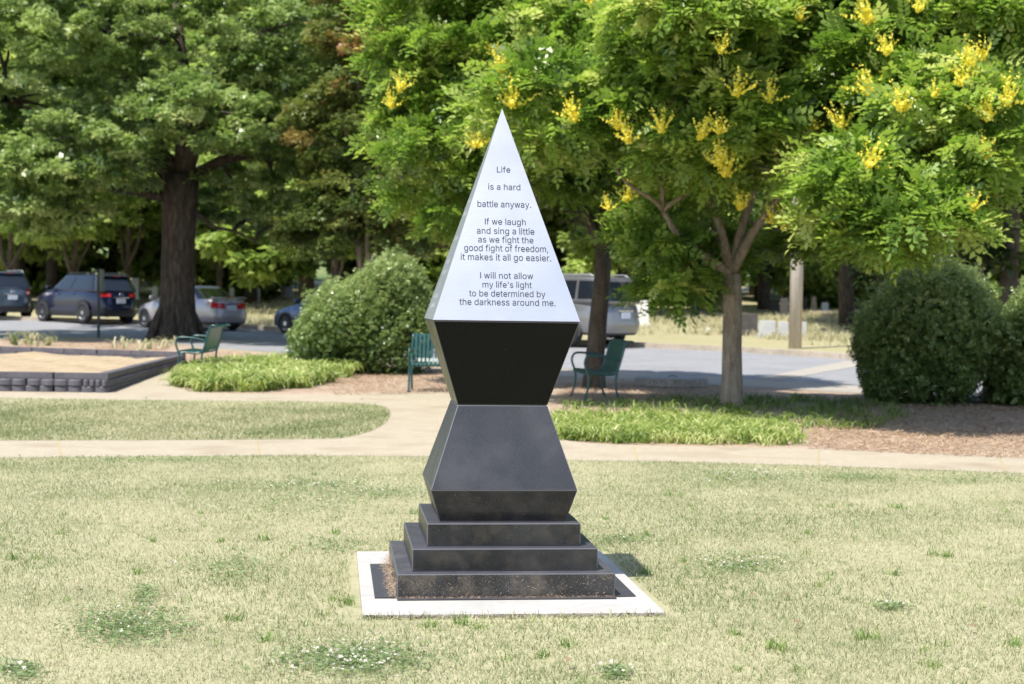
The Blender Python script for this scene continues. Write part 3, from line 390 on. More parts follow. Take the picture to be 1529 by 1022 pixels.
# ------------------------------------------------------------------ benches
PROF = [(-.262, .385), (-.268, .415), (-.245, .437), (-.12, .428), (.02, .418), (.11, .42), (.165, .447), (.20, .50), (.235, .62), (.27, .76), (.295, .84), (.335, .876), (.385, .872), (.41, .85)]
def bench(label, loc, rz, length):
    t = empty('bench', loc, rz, label, 'bench', 'green metal park benches'); nS = int(length / .062); me = None
    bm = bmesh.new()
    up_, lo_ = [], []
    for i, (y, z) in enumerate(PROF):
        a = Vector(PROF[max(i - 1, 0)]); b = Vector(PROF[min(i + 1, len(PROF) - 1)]); d = (b - a).normalized(); nn = Vector((-d.y, d.x)) * .004
        up_.append([bm.verts.new((sx, y + nn.x, z + nn.y)) for sx in (-.019, .019)]); lo_.append([bm.verts.new((sx, y - nn.x, z - nn.y)) for sx in (-.019, .019)])
    for A in (up_, lo_):
        for p, q in zip(A, A[1:]): bm.faces.new((p[0], p[1], q[1], q[0]))
    for i in range(len(PROF) - 1):
        for s_ in (0, 1): bm.faces.new((up_[i][s_], up_[i + 1][s_], lo_[i + 1][s_], lo_[i][s_]))
    for i in (0, -1): bm.faces.new((up_[i][0], up_[i][1], lo_[i][1], lo_[i][0]))
    first = bmo('slat', bm, m_bench, t); me = first.data
    for i in range(nS):
        o = first if i == 0 else first.copy()
        if i: COL.objects.link(o)
        o.parent = t; o.location = ((i + .5) / nS * length - length / 2, 0, 0)
    for s_ in (-1, 1):
        x = s_ * (length / 2 + .02); bm = bmesh.new()
        sm = lambda P: [(x, q[0], q[1]) for q in smoothline(P, 4)]
        tube(bm, sm([(-.30, .01), (-.265, .09), (-.235, .20), (-.225, .32), (-.235, .40), (-.262, .47), (-.285, .56), (-.262, .635), (-.20, .665), (-.05, .66), (.10, .64), (.215, .615)]), .017, 8)
        tube(bm, sm([(-.225, .40), (-.1, .405), (.05, .395), (.14, .41), (.19, .47), (.24, .64), (.285, .80), (.33, .865), (.41, .86)]), .017, 8)
        bmo('side_frame', bm, m_bench, t, True)
        bm = bmesh.new(); tube(bm, sm([(.235, .01), (.205, .06), (.175, .16), (.16, .28), (.165, .37), (.185, .45)]), .017, 8); bmo('rear_leg', bm, m_bench, t, True)
        for fy in (-.305, .235): bm = bmesh.new(); box(bm, x - .028, x + .028, fy - .04, fy + .04, 0, .012); bmo('foot_plate', bm, m_bench, t)
    for y, z in ((-.2, .405), (.13, .40), (.31, .845)):
        bm = bmesh.new(); tube(bm, [(-length / 2, y, z), (length / 2, y, z)], .014, 8); bmo('rail', bm, m_bench, t, True)
    return t
p = gp(893, 603); bench('green slatted metal bench beside the thin tree trunk right of the monument', (p[0] + .02, p[1] + .66, terr(p[1]) + .012), math.radians(-84), 1.25)
p = gp(286, 563); bench('green slatted metal bench near the edging blocks, left of the round bush', (p[0] + .02, p[1] + .6, terr(p[1]) + .012), math.radians(-90), 1.25)
p = gp(608, 587); bench('green slatted metal bench facing the lawn, half hidden behind the monument', (p[0] + .80, p[1] + .28, terr(p[1]) + .012), math.radians(-2), 1.5)

# ------------------------------------------------------------------ raised bed of edging blocks
wall = empty('raised_bed', (0, 0, 0), 0, 'low raised bed edged with stacked dark grey scalloped blocks and filled with wood chips', 'raised bed')
def blockmesh(lobes, L_=.80, h=.093, d=.16):
    bm = bmesh.new(); P = [(0, d), (0, .02)]
    n = 4
    if lobes:
        for k in range(n):
            for j in range(1, 6): P.append(((k + j / 6) * L_ / n, .02 - .045 * math.sin(math.pi * j / 6) ** .7))
            if k < n - 1: P.append(((k + 1) * L_ / n, .022))
    P += [(L_, .02), (L_, d)]
    lo = [bm.verts.new((x, y, .004)) for x, y in P]; hi = [bm.verts.new((x, y + (.012 if y < .02 else 0), h)) for x, y in P]; mid = [bm.verts.new((x, y, h - .018)) for x, y in P]
    bm.faces.new(lo[::-1]); bm.faces.new(hi)
    for A, B in ((lo, mid), (mid, hi)):
        for i in range(len(P)): j = (i + 1) % len(P); bm.faces.new((A[i], A[j], B[j], B[i]))
    me = bpy.data.meshes.new('block'); bmesh.ops.recalc_face_normals(bm, faces=bm.faces); bm.to_mesh(me); bm.free(); me.materials.append(m_block); return me
BL, BP = blockmesh(True), blockmesh(False)
C1 = gp(161, 588); C2 = gp(265, 546); C2 = np.array([-6.35, 30.6, 0]); C4 = np.array([-13.5, C1[1] - .05, 0]); C3 = np.array([-13.5, 33.6, 0])
def course(a, b, k, drop=0., off=0.):
    a, b = np.array(a), np.array(b); L_ = np.linalg.norm((b - a)[:2]); d = (b - a) / L_; ang = math.atan2(d[1], d[0]); s_ = -off
    while s_ < L_ - .1:
        p = a + d * max(s_, 0.0); ln = min(.80, L_ - s_) - (0 if s_ >= 0 else -s_); o = bpy.data.objects.new('block', BP if k == 2 else BL); COL.objects.link(o); o.parent = wall
        o.location = (p[0] + rng.normal(0, .004), p[1] + rng.normal(0, .006), BASEZ + k * .095 - drop); o.rotation_euler = (rng.normal(0, .006), 0, ang + rng.normal(0, .006)); o.scale = (ln / .80 * .985, 1, 1); s_ += .81
BASEZ = terr(C1[1]) + .01
for k in range(3): course(C4, C1, k, 0, (.42, .0, .42)[k])
for k in range(3): course(C1 + np.array([0, .03, 0]), C2, k, 0, (.0, .35, .0)[k])
for k in (1, 2): course(C2, C3, k, -.05, (.0, .4)[k - 1])
# chips: a gently uneven sheet
nxg, nyg = 60, 44; gx, gy = np.meshgrid(np.linspace(0, 1, nxg), np.linspace(0, 1, nyg))
BLc = C4 * (1 - gx[..., None]) + C1 * gx[..., None]; TLc = C3 * (1 - gx[..., None]) + C2 * gx[..., None]; Pg = BLc * (1 - gy[..., None]) + TLc * gy[..., None]
Pg[..., 0] -= .08 * gx; Pg[..., 1] += .1 * (1 - gy) - .1 * gy
hz = BASEZ + .248 + .03 * np.sin(Pg[..., 0] * 2.3 + 1) * np.cos(Pg[..., 1] * 1.7) + .022 * np.sin(Pg[..., 0] * 5.1 + Pg[..., 1] * 3) + rng.normal(0, .007, gx.shape) - .045 * gy
hz = hz - .03 * np.exp(-gy * 14)
Pg[..., 2] = hz; idx = np.arange(nxg * nyg).reshape(nyg, nxg)
Fg = np.stack([idx[:-1, :-1], idx[:-1, 1:], idx[1:, 1:], idx[1:, :-1]], -1).reshape(-1, 4)
o = link('wood_chips', npmesh('wood_chips', Pg.reshape(-1, 3), Fg), m_chips, wall, True); o['kind'] = 'stuff'

# ------------------------------------------------------------------ round concrete cover
p = gp(1002, 577); bm = bmesh.new()
bmesh.ops.create_cone(bm, cap_ends=True, segments=48, radius1=.64, radius2=.60, depth=.13, matrix=Matrix.Translation((0, 0, .065)))
mc = empty('round_cover', (p[0], p[1], terr(p[1]) + .01), 0, 'low round grey concrete cover set in the mulch between the two trees', 'manhole cover')
bmo('rim', bm, m_slabedge, mc, bevel=.012); bm = bmesh.new(); bmesh.ops.create_cone(bm, cap_ends=True, segments=48, radius1=.56, radius2=.55, depth=.02, matrix=Matrix.Translation((0, 0, .142))); bmo('lid', bm, mottled('lid_concrete', [(.3, (.28, .28, .29)), (.7, (.42, .42, .42))], sc=4, bump=.2), mc, bevel=.004)
bm = bmesh.new(); tube(bm, [(-.08, -.2, .152), (-.05, -.2, .175), (.05, -.2, .175), (.08, -.2, .152)], .008, 6); bmo('handle', bm, m_joint, mc)

# ------------------------------------------------------------------ street sign seen edge-on and utility pole
m_post = plain('dark_green_post', (.015, .03, .028), .5); m_al = plain('sign_aluminium', (.35, .36, .35), .45, .6)
p = gp(147, 505); sg = empty('street_sign', (p[0], p[1], p[2]), 0, 'dark green sign post with two narrow grey sign plates seen from behind', 'sign post')
hS = at(147, 402, p[1])[2] - p[2]
bm = bmesh.new(); box(bm, -.035, .035, -.03, .03, -.05, hS); bmo('post', bm, m_post, sg, bevel=.006)
for sx in (-1, 1):
    bm = bmesh.new(); box(bm, -.004, .004, -.10, .10, hS - .62, hS - .01); q = bmo('sign_plate', bm, m_al, sg, bevel=.002); q.location = (sx * .085, 0, 0); q.rotation_euler = (0, 0, sx * -.30)
p = gp(1187, 521); up_ = empty('utility_pole', (p[0], p[1], p[2] - .05), 0, 'weathered pale wooden utility pole standing beyond the road', 'utility pole')
bm = bmesh.new(); tube(bm, [(0, 0, -.2), (.01, 0, 3), (.03, 0, 7), (.05, 0, 11)], [.18, .17, .155, .14], 20); bmo('shaft', bm, m_pole, up_, True)
bm = bmesh.new(); box(bm, -1.2, 1.2, -.16, -.06, 10.1, 10.22); bmo('crossarm', bm, m_pole, up_, bevel=.01)
for sx in (-1.05, -.45, .45, 1.05):
    bm = bmesh.new(); tube(bm, [(sx, -.11, 10.22), (sx, -.11, 10.29), (sx, -.11, 10.36)], [.03, .05, .025], 10); bmo('insulator', bm, m_slab, up_, True)
bm = bmesh.new(); box(bm, -.10, .10, -.235, -.20, 2.85, 3.2); bmo('tag_plate', bm, m_al, up_, bevel=.004)

# ------------------------------------------------------------------ vehicles
m_glass = plain('tinted_glass', (.012, .016, .022), .08, 0, .7); m_tyre = plain('tyre_rubber', (.018, .018, .019), .85)
m_rim = plain('alloy', (.55, .55, .56), .3, .9); m_red = plain('tail_lamp', (.45, .01, .008), .2, 0, .6, .5); m_black = plain('black_trim', (.02, .02, .022), .55)
m_plate = plain('number_plate', (.55, .58, .66), .4); m_chrome = plain('chrome', (.8, .8, .82), .12, 1.); m_amber = plain('amber_lamp', (.5, .12, .02), .25); m_lens = plain('white_lens', (.62, .62, .65), .15, 0, .6)
def spow(a, e): return np.sign(a) * np.abs(a) ** e
RIM = None
def wheel(parent, x, y, R, side):
    t = bmesh.new(); w_ = .22; Rr = R * .66
    prof = [(Rr, -w_ / 2), (R - .02, -w_ / 2), (R, -w_ / 2 + .03), (R, w_ / 2 - .03), (R - .02, w_ / 2), (Rr, w_ / 2)]; rings = []
    for r_, xx in prof: rings.append([t.verts.new((xx, r_ * math.cos(k / 28 * 6.2832), r_ * math.sin(k / 28 * 6.2832))) for k in range(28)])
    for a, b in zip(rings, rings[1:] + rings[:1]):
        for k in range(28): t.faces.new((a[k], a[(k + 1) % 28], b[(k + 1) % 28], b[k]))
    o = bmo('wheel', t, m_tyre, parent, True); o.location = (x, y, R)
    r = bmesh.new(); s_ = side; bmesh.ops.create_cone(r, cap_ends=True, segments=20, radius1=.07, radius2=.055, depth=.03, matrix=Matrix.Translation((s_ * .09, 0, 0)) @ Matrix.Rotation(math.pi / 2, 4, 'Y'))
    for k in range(5):
        a = k / 5 * 6.2832; m_ = Matrix.Rotation(a, 4, 'X')
        for q in (-1, 1):
            vs = [r.verts.new(m_ @ Vector((s_ * xx, yy, zz))) for xx, yy, zz in ((.10, .0 + q * .015, .03), (.10, q * .05, .04), (.085, q * .075, Rr - .005), (.085, q * .018, Rr - .005))]; r.faces.new(vs)
    rg = [[r.verts.new((s_ * xx, rr_ * math.cos(k / 28 * 6.2832), rr_ * math.sin(k / 28 * 6.2832))) for k in range(28)] for xx, rr_ in ((.075, Rr - .03), (.10, Rr - .005), (.10, Rr + .004))]
    for a, b in zip(rg, rg[1:]):
        for k in range(28): r.faces.new((a[k], a[(k + 1) % 28], b[(k + 1) % 28], b[k]))
    bmo('rim', r, m_rim, o)
    d = bmesh.new(); bmesh.ops.create_circle(d, cap_ends=True, segments=28, radius=Rr, matrix=Matrix.Translation((s_ * .02, 0, 0)) @ Matrix.Rotation(math.pi / 2, 4, 'Y')); bmo('brake_disc', d, m_black, o)
def vehicle(name, label, cat, loc, head, P, paint, cladding=None, lamps='wrap'):
    t = empty(name, loc, head, label, cat, 'cars parked along the road'); L, W, H = P['L'], P['W'], P['H']; zb = P['zb']; K = 64
    ztop = lambda y: np.interp(-y, [-a for a, b in P['deck']], [b for a, b in P['deck']])
    wt = lambda t_: np.interp(t_, [0, .12, .3, .55, .75, .9, 1], [.90, .965, .99, 1., .985, .955, .90]); lt = lambda t_: np.interp(t_, [0, .12, .3, .55, .8, 1], [.955, .99, 1., .99, .975, .945])
    def B(a, t_):                                   # body surface, a = angle (0 = right side, pi/2 = nose)
        x = W / 2 * wt(t_) * spow(np.cos(a), .36); y = L / 2 * lt(t_) * spow(np.sin(a), .42); y = y + 0
        x = x * (1 - .10 * np.clip((np.abs(y) / (L / 2) - .55) / .45, 0, 1) ** 2); zz = zb + t_ * (ztop(y) - zb); return np.array([x, y, zz])
    gh = P['gh']                                    # greenhouse: belt front/rear y, roof front/rear y, belt and roof half widths
    def Gp(a, s_):
        yf = gh[0] + (gh[2] - gh[0]) * s_; yr = gh[1] + (gh[3] - gh[1]) * s_; hw = (gh[4] + (gh[5] - gh[4]) * s_ ** 1.15); yc, hl = (yf + yr) / 2, (yf - yr) / 2
        x = hw * spow(np.cos(a), .28); y = yc + hl * spow(np.sin(a), .30); z0 = ztop(y) - .04; zr = H - .05 - .035 * ((y - (gh[2] + gh[3]) / 2) / L * 2.2) ** 2
        return np.array([x, y, z0 + (zr - z0) * s_])
    def loft(f, rows, cap_crown, bottom=True):
        bm = bmesh.new(); R_ = [[bm.verts.new(f(2 * math.pi * (k + .5) / K, r_)) for k in range(K)] for r_ in rows]
        for a, b in zip(R_, R_[1:]):
            for k in range(K): bm.faces.new((a[k], a[(k + 1) % K], b[(k + 1) % K], b[k]))
        top = R_[-1]; base = [v.co.copy() for v in top]
        for sc, dz in ((.97, .35), (.88, .7), (.6, .93), (.25, 1.)):
            nr = []
            for v in base:
                yy = v.y if cap_crown[1] else v.y * sc; zz = v.z
                yy = v.y * (1 - (1 - sc) * .25) if sc > .5 else v.y * .87 * 1.0
                nr.append(bm.verts.new((v.x * sc, yy, zz + cap_crown[0] * dz)))
            for k in range(K): bm.faces.new((top[k], top[(k + 1) % K], nr[(k + 1) % K], nr[k]))
            top = nr
        for k in range(K // 2 - 1):      # close across the centre line, front and rear halves meet
            pass
        # zip left and right centre columns
        n4 = K // 4
        for k in range(-n4, n4):
            a, b = top[k % K], top[(k + 1) % K]; c, d = top[(K // 2 - 1 - (k + 1)) % K], top[(K // 2 - 1 - k) % K]
            if len({a, b, c, d}) == 4:
                try: bm.faces.new((a, b, c, d))
                except ValueError: pass
        if bottom: bm.faces.new(R_[0][::-1])
        bmesh.ops.remove_doubles(bm, verts=bm.verts, dist=1e-4); return bm
    bmo('body', loft(B, [0, .05, .12, .22, .35, .5, .62, .75, .86, .94, 1.0], (.03, 0)), paint, t, True)
    bmo('cabin', loft(Gp, [0, .15, .3, .45, .6, .75, .88, .96, 1.0], (.045, 0)), paint, t, True)
    def patch(nm, f, a0, a1, t0, t1, off, mat, na=10, nt_=5, skew=0, par=t):
        bm = bmesh.new(); G_ = []
        for i in range(na + 1):
            row = []
            for j in range(nt_ + 1):
                a = a0 + (a1 - a0) * i / na; t_ = t0 + (t1 - t0) * j / nt_; a += skew * (j / nt_ - .5)
                p0 = f(a, t_); da = f(a + 1e-3, t_) - p0; dt = f(a, min(t_ + 1e-3, 1)) - f(a, min(t_ + 1e-3, 1) - 1e-3); n_ = np.cross(da, dt); n_ /= (np.linalg.norm(n_) + 1e-9); row.append(bm.verts.new(p0 + n_ * off))
            G_.append(row)
        for i in range(na):
            for j in range(nt_): bm.faces.new((G_[i][j], G_[i + 1][j], G_[i + 1][j + 1], G_[i][j + 1]))
        return bmo(nm, bm, mat, par, True)
    # angle that gives a lateral fraction u on the rear or front, or a length fraction on a side
    ra = lambda u: -math.pi / 2 + math.asin(min(1, abs(u)) ** (1 / .28)) * (1 if u > 0 else -1)
    fa = lambda u: math.pi / 2 - math.asin(min(1, abs(u)) ** (1 / .28)) * (1 if u > 0 else -1)
    sa = lambda v: math.asin(abs(v) ** (1 / .30)) * (1 if v > 0 else -1)
    patch('rear_window', Gp, ra(-.90), ra(.90), *P.get('rw', (.18, .9)), .008, m_glass, 14)
    patch('windscreen', Gp, fa(.93), fa(-.93), .12, .92, .008, m_glass, 14)
    for q0, q1 in P['win']:
        for side in (0, 1):
            A0, A1 = sa(q0), sa(q1)
            if side: A0, A1 = math.pi - A0, math.pi - A1
            patch('side_window', Gp, A0, A1, .16, .88, .008, m_glass, 8)
    bra = lambda u: -math.pi / 2 + math.asin(min(1, abs(u)) ** (1 / .36)) * (1 if u > 0 else -1)
    for s_ in (-1, 1):
        t0, t1, ui = P['lamp']; cor = -math.pi / 4 * 1.0
        a_in = bra(s_ * ui); a_out = -math.pi / 2 + s_ * (math.pi / 2 - math.asin(P.get('wrap', .93) ** (1 / .42)))
        patch('tail_lamp', B, a_in, a_out, t0, t1, .012, m_red, 12, 4)
        if P.get('lens'): patch('lamp_lens', B, a_in + (a_out - a_in) * .1, a_in + (a_out - a_in) * .7, t0 + (t1 - t0) * .25, t0 + (t1 - t0) * .5, .017, m_lens, 8, 2)
        a0 = math.pi / 2 - s_ * .30; patch('headlamp', B, a0, a0 - s_ * .55, .64, .84, .012, m_lens, 8, 3)
    if cladding: patch('rear_bumper', B, -math.pi / 2 - 1.45, -math.pi / 2 + 1.45, .02, .26, .014, cladding, 30, 4)
    else: patch('rear_bumper', B, -math.pi / 2 - 1.35, -math.pi / 2 + 1.35, .08, .44, .018, paint, 30, 6); patch('bumper_trim', B, -math.pi / 2 - 1.35, -math.pi / 2 + 1.35, .02, .10, .012, m_black, 30, 2)
    if cladding:
        for s_ in (0, 1): patch('sill_trim', B, (math.pi if s_ else 0) - .35, (math.pi if s_ else 0) + .35, .02, .18, .012, cladding, 16, 3)
    yr = -L / 2 * .985; bm = bmesh.new(); zp = zb + P.get('plate', .5) * (ztop(yr) - zb); box(bm, -.17, .17, yr - .045, yr + .02, zp - .08, zp + .08); bmo('number_plate', bm, m_plate, t, bevel=.005)
    bm = bmesh.new(); box(bm, -.30, .30, yr - .035, yr + .02, zp + .11, zp + .135); bmo('boot_handle', bm, P.get('chrome', m_chrome), t, bevel=.004)
    bm = bmesh.new(); tube(bm, [(.07 * math.cos(k / 16 * 6.2832), yr - .03, zp + .23 + .045 * math.sin(k / 16 * 6.2832)) for k in range(17)], .010, 6); bmo('badge', bm, m_chrome, t)
    R = P['R']
    for yy in P['axles']:
        for s_ in (-1, 1):
            xw = s_ * (W / 2 - .105); wheel(t, xw, yy, R, s_)
            bm = bmesh.new(); ins, outs = [], []; n_ = 22
            for k in range(n_ + 1):
                a = -.25 + (math.pi + .5) * k / n_
                for arr, rr_ in ((ins, R + .035), (outs, R + (.10 if cladding else .05))):
                    arr.append(bm.verts.new((s_ * (W / 2 * .985 + .012), yy + rr_ * math.cos(a), R + rr_ * math.sin(a))))
            for k in range(n_): bm.faces.new((ins[k], ins[k + 1], outs[k + 1], outs[k]))
            bmo('wheel_arch', bm, cladding if cladding else paint, t)
            bm = bmesh.new(); v0 = bm.verts.new((s_ * (W / 2 * .985 + .008), yy, R)); n_ = 28
            rr = [bm.verts.new((s_ * (W / 2 * .985 + .008), yy + (R + .04) * math.cos(k / n_ * 6.2832), max(zb - .02, R + (R + .04) * math.sin(k / n_ * 6.2832)))) for k in range(n_)]
            for k in range(n_): bm.faces.new((v0, rr[k], rr[(k + 1) % n_]))
            bmo('wheel_well', bm, m_black, t)
    for s_ in (-1, 1):
        ym = gh[0] - .35; bm = bmesh.new(); zz = float(ztop(ym)) + .02; box(bm, min(s_ * gh[4], s_ * (gh[4] + .2)), max(s_ * gh[4], s_ * (gh[4] + .2)), ym - .05, ym + .06, zz, zz + .14); bmo('wing_mirror', bm, paint, t, True, bevel=.04)
        for yd in P['handles']:
            bm = bmesh.new(); zz = float(ztop(yd)) - .14; box(bm, s_ * W / 2 * .985 - .015, s_ * W / 2 * .985 + .02, yd - .09, yd + .09, zz, zz + .03); bmo('door_handle', bm, paint, t, bevel=.008)
        if P.get('rails'):
            bm = bmesh.new(); tube(bm, [(s_ * gh[5] * .9, gh[2] - .15, H - .03), (s_ * gh[5] * .92, gh[2] - .3, H + .035), (s_ * gh[5] * .92, gh[3] + .4, H + .035), (s_ * gh[5] * .9, gh[3] + .2, H - .03)], .016, 8); bmo('roof_rail', bm, P['rails'], t, True)
    if P.get('spoiler'):
        bm = bmesh.new(); y_, z_, hw = P['spoiler']; box(bm, -hw, hw, y_ - .11, y_ + .08, z_ - .02, z_ + .018); bmo('spoiler', bm, P.get('spoiler_mat', paint), t, bevel=.015)
        bm = bmesh.new(); box(bm, -.14, .14, y_ - .118, y_ - .10, z_ - .012, z_ + .008); bmo('brake_lamp', bm, m_red, t)
    bm = bmesh.new(); tube(bm, [(-.5, -L / 2 + .22, .25), (-.5, -L / 2 + .02, .24)], .03, 10); bmo('exhaust', bm, m_chrome, t)
    return t
def paintmat(name, c, rough=.28, metal=.5): 
    m = plain(name, c, rough, metal, .5, .8); m.node_tree.nodes['Principled BSDF'].inputs['Coat Roughness'].default_value = .05; return m
SUV = dict(L=4.6, W=1.86, H=1.72, zb=.23, deck=[(2.3, .86), (2.1, .98), (1.2, 1.10), (.9, 1.13), (-2.0, 1.14), (-2.3, 1.10)], gh=(1.25, -2.22, .45, -1.85, .86, .66), win=[(-.93, -.80), (-.77, .05), (.10, .72)], lamp=(.78, .92, .45), R=.36, axles=(1.38, -1.31), handles=(-.7, .3), plate=.62, rw=(.10, .84))
NAV = dict(SUV, H=1.70, rails=m_black, spoiler=(-1.87, 1.63, .55), spoiler_mat=m_black)
SLV = dict(SUV, H=1.72, L=4.65, rails=m_al, lens=True, lamp=(.72, .95, .62), spoiler=(-1.87, 1.65, .55), wrap=.92)
SEDAN = dict(L=4.80, W=1.80, H=1.44, zb=.20, deck=[(2.4, .62), (2.25, .72), (1.3, .86), (.9, .93), (-1.4, .98), (-2.2, .99), (-2.4, .94)], gh=(1.25, -1.75, .35, -.95, .82, .60), win=[(-.72, -.02), (.03, .74)], lamp=(.66, .88, .30), R=.32, axles=(1.45, -1.28), handles=(-.85, .2), plate=.70, rw=(.12, .9), spoiler=(-2.2, 1.05, .62), wrap=.935)
BIG = dict(L=5.18, W=1.98, H=1.88, zb=.32, deck=[(2.59, .92), (2.4, 1.05), (1.3, 1.18), (.9, 1.20), (-2.3, 1.20), (-2.59, 1.18)], gh=(1.35, -2.55, .75, -2.30, .92, .76), win=[(-.95, -.55), (-.50, .05), (.10, .72)], lamp=(.58, .97, .78), R=.39, axles=(1.6, -1.4), handles=(-.6, .4), plate=.60, rw=(.10, .86), rails=m_al, wrap=.945)
p_navy = paintmat('navy_paint', (.006, .009, .036)); p_tan = paintmat('champagne_paint', (.42, .375, .38), .33, .55); p_silv = paintmat('silver_paint', (.22, .22, .225), .35, .6)
p_slate = paintmat('slate_blue_paint', (.07, .10, .14), .3, .5); p_blue = paintmat('blue_paint', (.035, .06, .14), .3, .5)
def park(u, v, Y, fwd=0, lat=0):
    X = at(u, v, Y)[0]; return (X, Y, float(terr(Y)) + .006)
HD = math.radians(46)
CARS = [('parked_suv', 'navy blue suv parked nose-in between the slate suv and the champagne saloon', 'car', park(128, 484, 55.5), math.radians(46), NAV, p_navy, m_black),
        ('parked_suv', 'slate blue suv at the far left edge of the photo', 'car', park(-12, 480, 58.0), math.radians(36), SLV, p_slate, m_black),
        ('parked_saloon', 'champagne saloon car partly behind the thick oak trunk', 'car', park(285, 488, 52.0), math.radians(44), SEDAN, p_tan, None),
        ('parked_suv', 'large silver suv behind the thin tree trunk right of the monument', 'car', park(826, 515, 43.0), math.radians(46), BIG, p_silv, None),
        ('parked_car', 'blue car whose nose sticks out left of the round bush', 'car', park(505, 500, 48.5), math.radians(50), SEDAN, p_blue, None)]
for c in CARS: vehicle(*c)

# ------------------------------------------------------------------ foliage
def diamond(L=1., W=.4, fold=.12, x0=0, y0=0, ang=0., dz=0.):
    v = np.array([(0, 0, 0), (W / 2, L * .45, fold * W), (0, L, -.08 * L), (-W / 2, L * .45, fold * W)]); c, s_ = math.cos(ang), math.sin(ang)
    v[:, :2] = v[:, :2] @ np.array([[c, s_], [-s_, c]]); v += np.array([x0, y0, dz]); return v
def tmpl(parts): V = np.concatenate(parts); return V, np.arange(len(V)).reshape(-1, 4)
def compound():                      # feather-shaped leaf hanging outwards
    P_ = []
    for i in range(4):
        y = .16 + i * .21; dz = -.38 * y * y
        for s_ in (-1, 1): P_.append(diamond(.38 - .04 * abs(i - 1.2), .20, .35 * (-1) ** i, 0, y, -s_ * (1.0 + .1 * math.sin(i * 5)), dz))
    P_.append(diamond(.34, .19, .2, 0, .95, .15, -.36)); return tmpl(P_)
def spray(n=6, L=.55, W=.3, lift=.25):
    P_ = []
    for k in range(n):
        d = diamond(L * random.uniform(.7, 1.1), W * random.uniform(.8, 1.1), .2, 0, .08, 0); a = k / n * 6.283 + random.uniform(-.3, .3); t_ = random.uniform(-.5, lift)
        R_ = np.array([[1, 0, 0], [0, math.cos(t_), -math.sin(t_)], [0, math.sin(t_), math.cos(t_)]]); d = d @ R_.T; c, s_ = math.cos(a), math.sin(a); d = d @ np.array([[c, s_, 0], [-s_, c, 0], [0, 0, 1]]); d[:, 2] += random.uniform(-.15, .15); P_.append(d)
    return tmpl(P_)
T_COMP, T_SPRAY, T_SPRAY4 = compound(), spray(6), spray(4, .7, .4)
def ell_points(ells, n, lo=.75, hi=1.0, up_only=None):
    """points near the outer surface of a union of ellipsoids"""
    out = []; nrm = []; A = np.array([e[3] * e[4] + e[4] * e[5] + e[3] * e[5] for e in ells]); k = 0
    while k < n:
        m = n * 2; pick = rng.choice(len(ells), m, p=A / A.sum()); E_ = np.array(ells)[pick]; d = rng.normal(size=(m, 3)); d /= np.linalg.norm(d, axis=1, keepdims=True)
        q = E_[:, :3] + d * E_[:, 3:6] * rng.uniform(lo, hi, (m, 1)) ; ok = np.ones(m, bool)
        for i, e in enumerate(ells):
            r_ = (((q - np.array(e[:3])) / np.array(e[3:6])) ** 2).sum(1); ok &= (r_ > lo * lo * .8) | (pick == i)
        if up_only is not None: ok &= q[:, 2] > up_only
        out.append(q[ok]); nrm.append((d / E_[:, 3:6])[ok]); k += ok.sum()
    q = np.concatenate(out)[:n]; nn = np.concatenate(nrm)[:n]; nn /= np.linalg.norm(nn, axis=1, keepdims=True); return q, nn
def crown(name, ells, nclump, per, crad, T, size, mat, parent, inner=.25, tilt=.6, tintf=None, sq=.6, outward=False, loc=None):
    q, nn = ell_points(ells, int(nclump * (1 - inner)), .78, 1.04); qi, ni = ell_points(ells, max(1, int(nclump * inner)), .3, .75); q = np.concatenate([q, qi]); nn = np.concatenate([nn, ni])
    cr = crad * rng.uniform(.6, 1.25, len(q)); ct = np.clip(rng.normal(.5, .17, len(q)), 0, 1); idx = np.repeat(np.arange(len(q)), per); n = len(idx)
    d = rng.normal(size=(n, 3)); d /= np.linalg.norm(d, axis=1, keepdims=True); d[:, 2] = np.where(d[:, 2] < -.2, -d[:, 2] * .5, d[:, 2])
    pos = q[idx] + d * (cr[idx] * rng.uniform(.35, 1., n) ** .6)[:, None] * np.array([1, 1, sq]); tint = np.clip(ct[idx] + rng.normal(0, .16, n), 0, 1)
    if tintf is not None: tint = tintf(pos, tint)
    yaw = np.arctan2(-(d[:, 0] + nn[idx, 0] * .8), d[:, 1] + nn[idx, 1] * .8) if outward else None
    if outward: yaw = yaw + rng.normal(0, .5, n)
    me = bake(name, T, pos - (np.array(loc) if loc is not None else 0), rots(n, tilt, yaw), rng.uniform(size[0], size[1], n), tint)
    return link(name, me, mat, parent)
def limb(a, b, r0, r1, bm, wob=.12, n=6, sag=0., seg=8):
    a, b = Vector(a), Vector(b); L_ = (b - a).length; P_, R_ = [], []; o1, o2 = random.uniform(0, 6), random.uniform(0, 6)
    for i in range(n + 1):
        t_ = i / n; e = math.sin(t_ * math.pi); P_.append(a.lerp(b, t_) + Vector((math.sin(o1 + t_ * 5), math.cos(o2 + t_ * 4), 0)) * wob * L_ * .3 * e + Vector((0, 0, 1)) * e * sag * L_); R_.append(r0 + (r1 - r0) * t_)
    tube(bm, P_, R_, seg); return P_
def twigs(bm, pts, ells, n, r0, up=.3):
    q, nn = ell_points(ells, n, .5, .9)
    for c in q:
        a = min(pts, key=lambda p_: (Vector(p_) - Vector(c)).length * (1 + .3 * random.random())); limb(a, c, r0 * random.uniform(.7, 1.2), r0 * .25, bm, .25, 5, .05, 5)

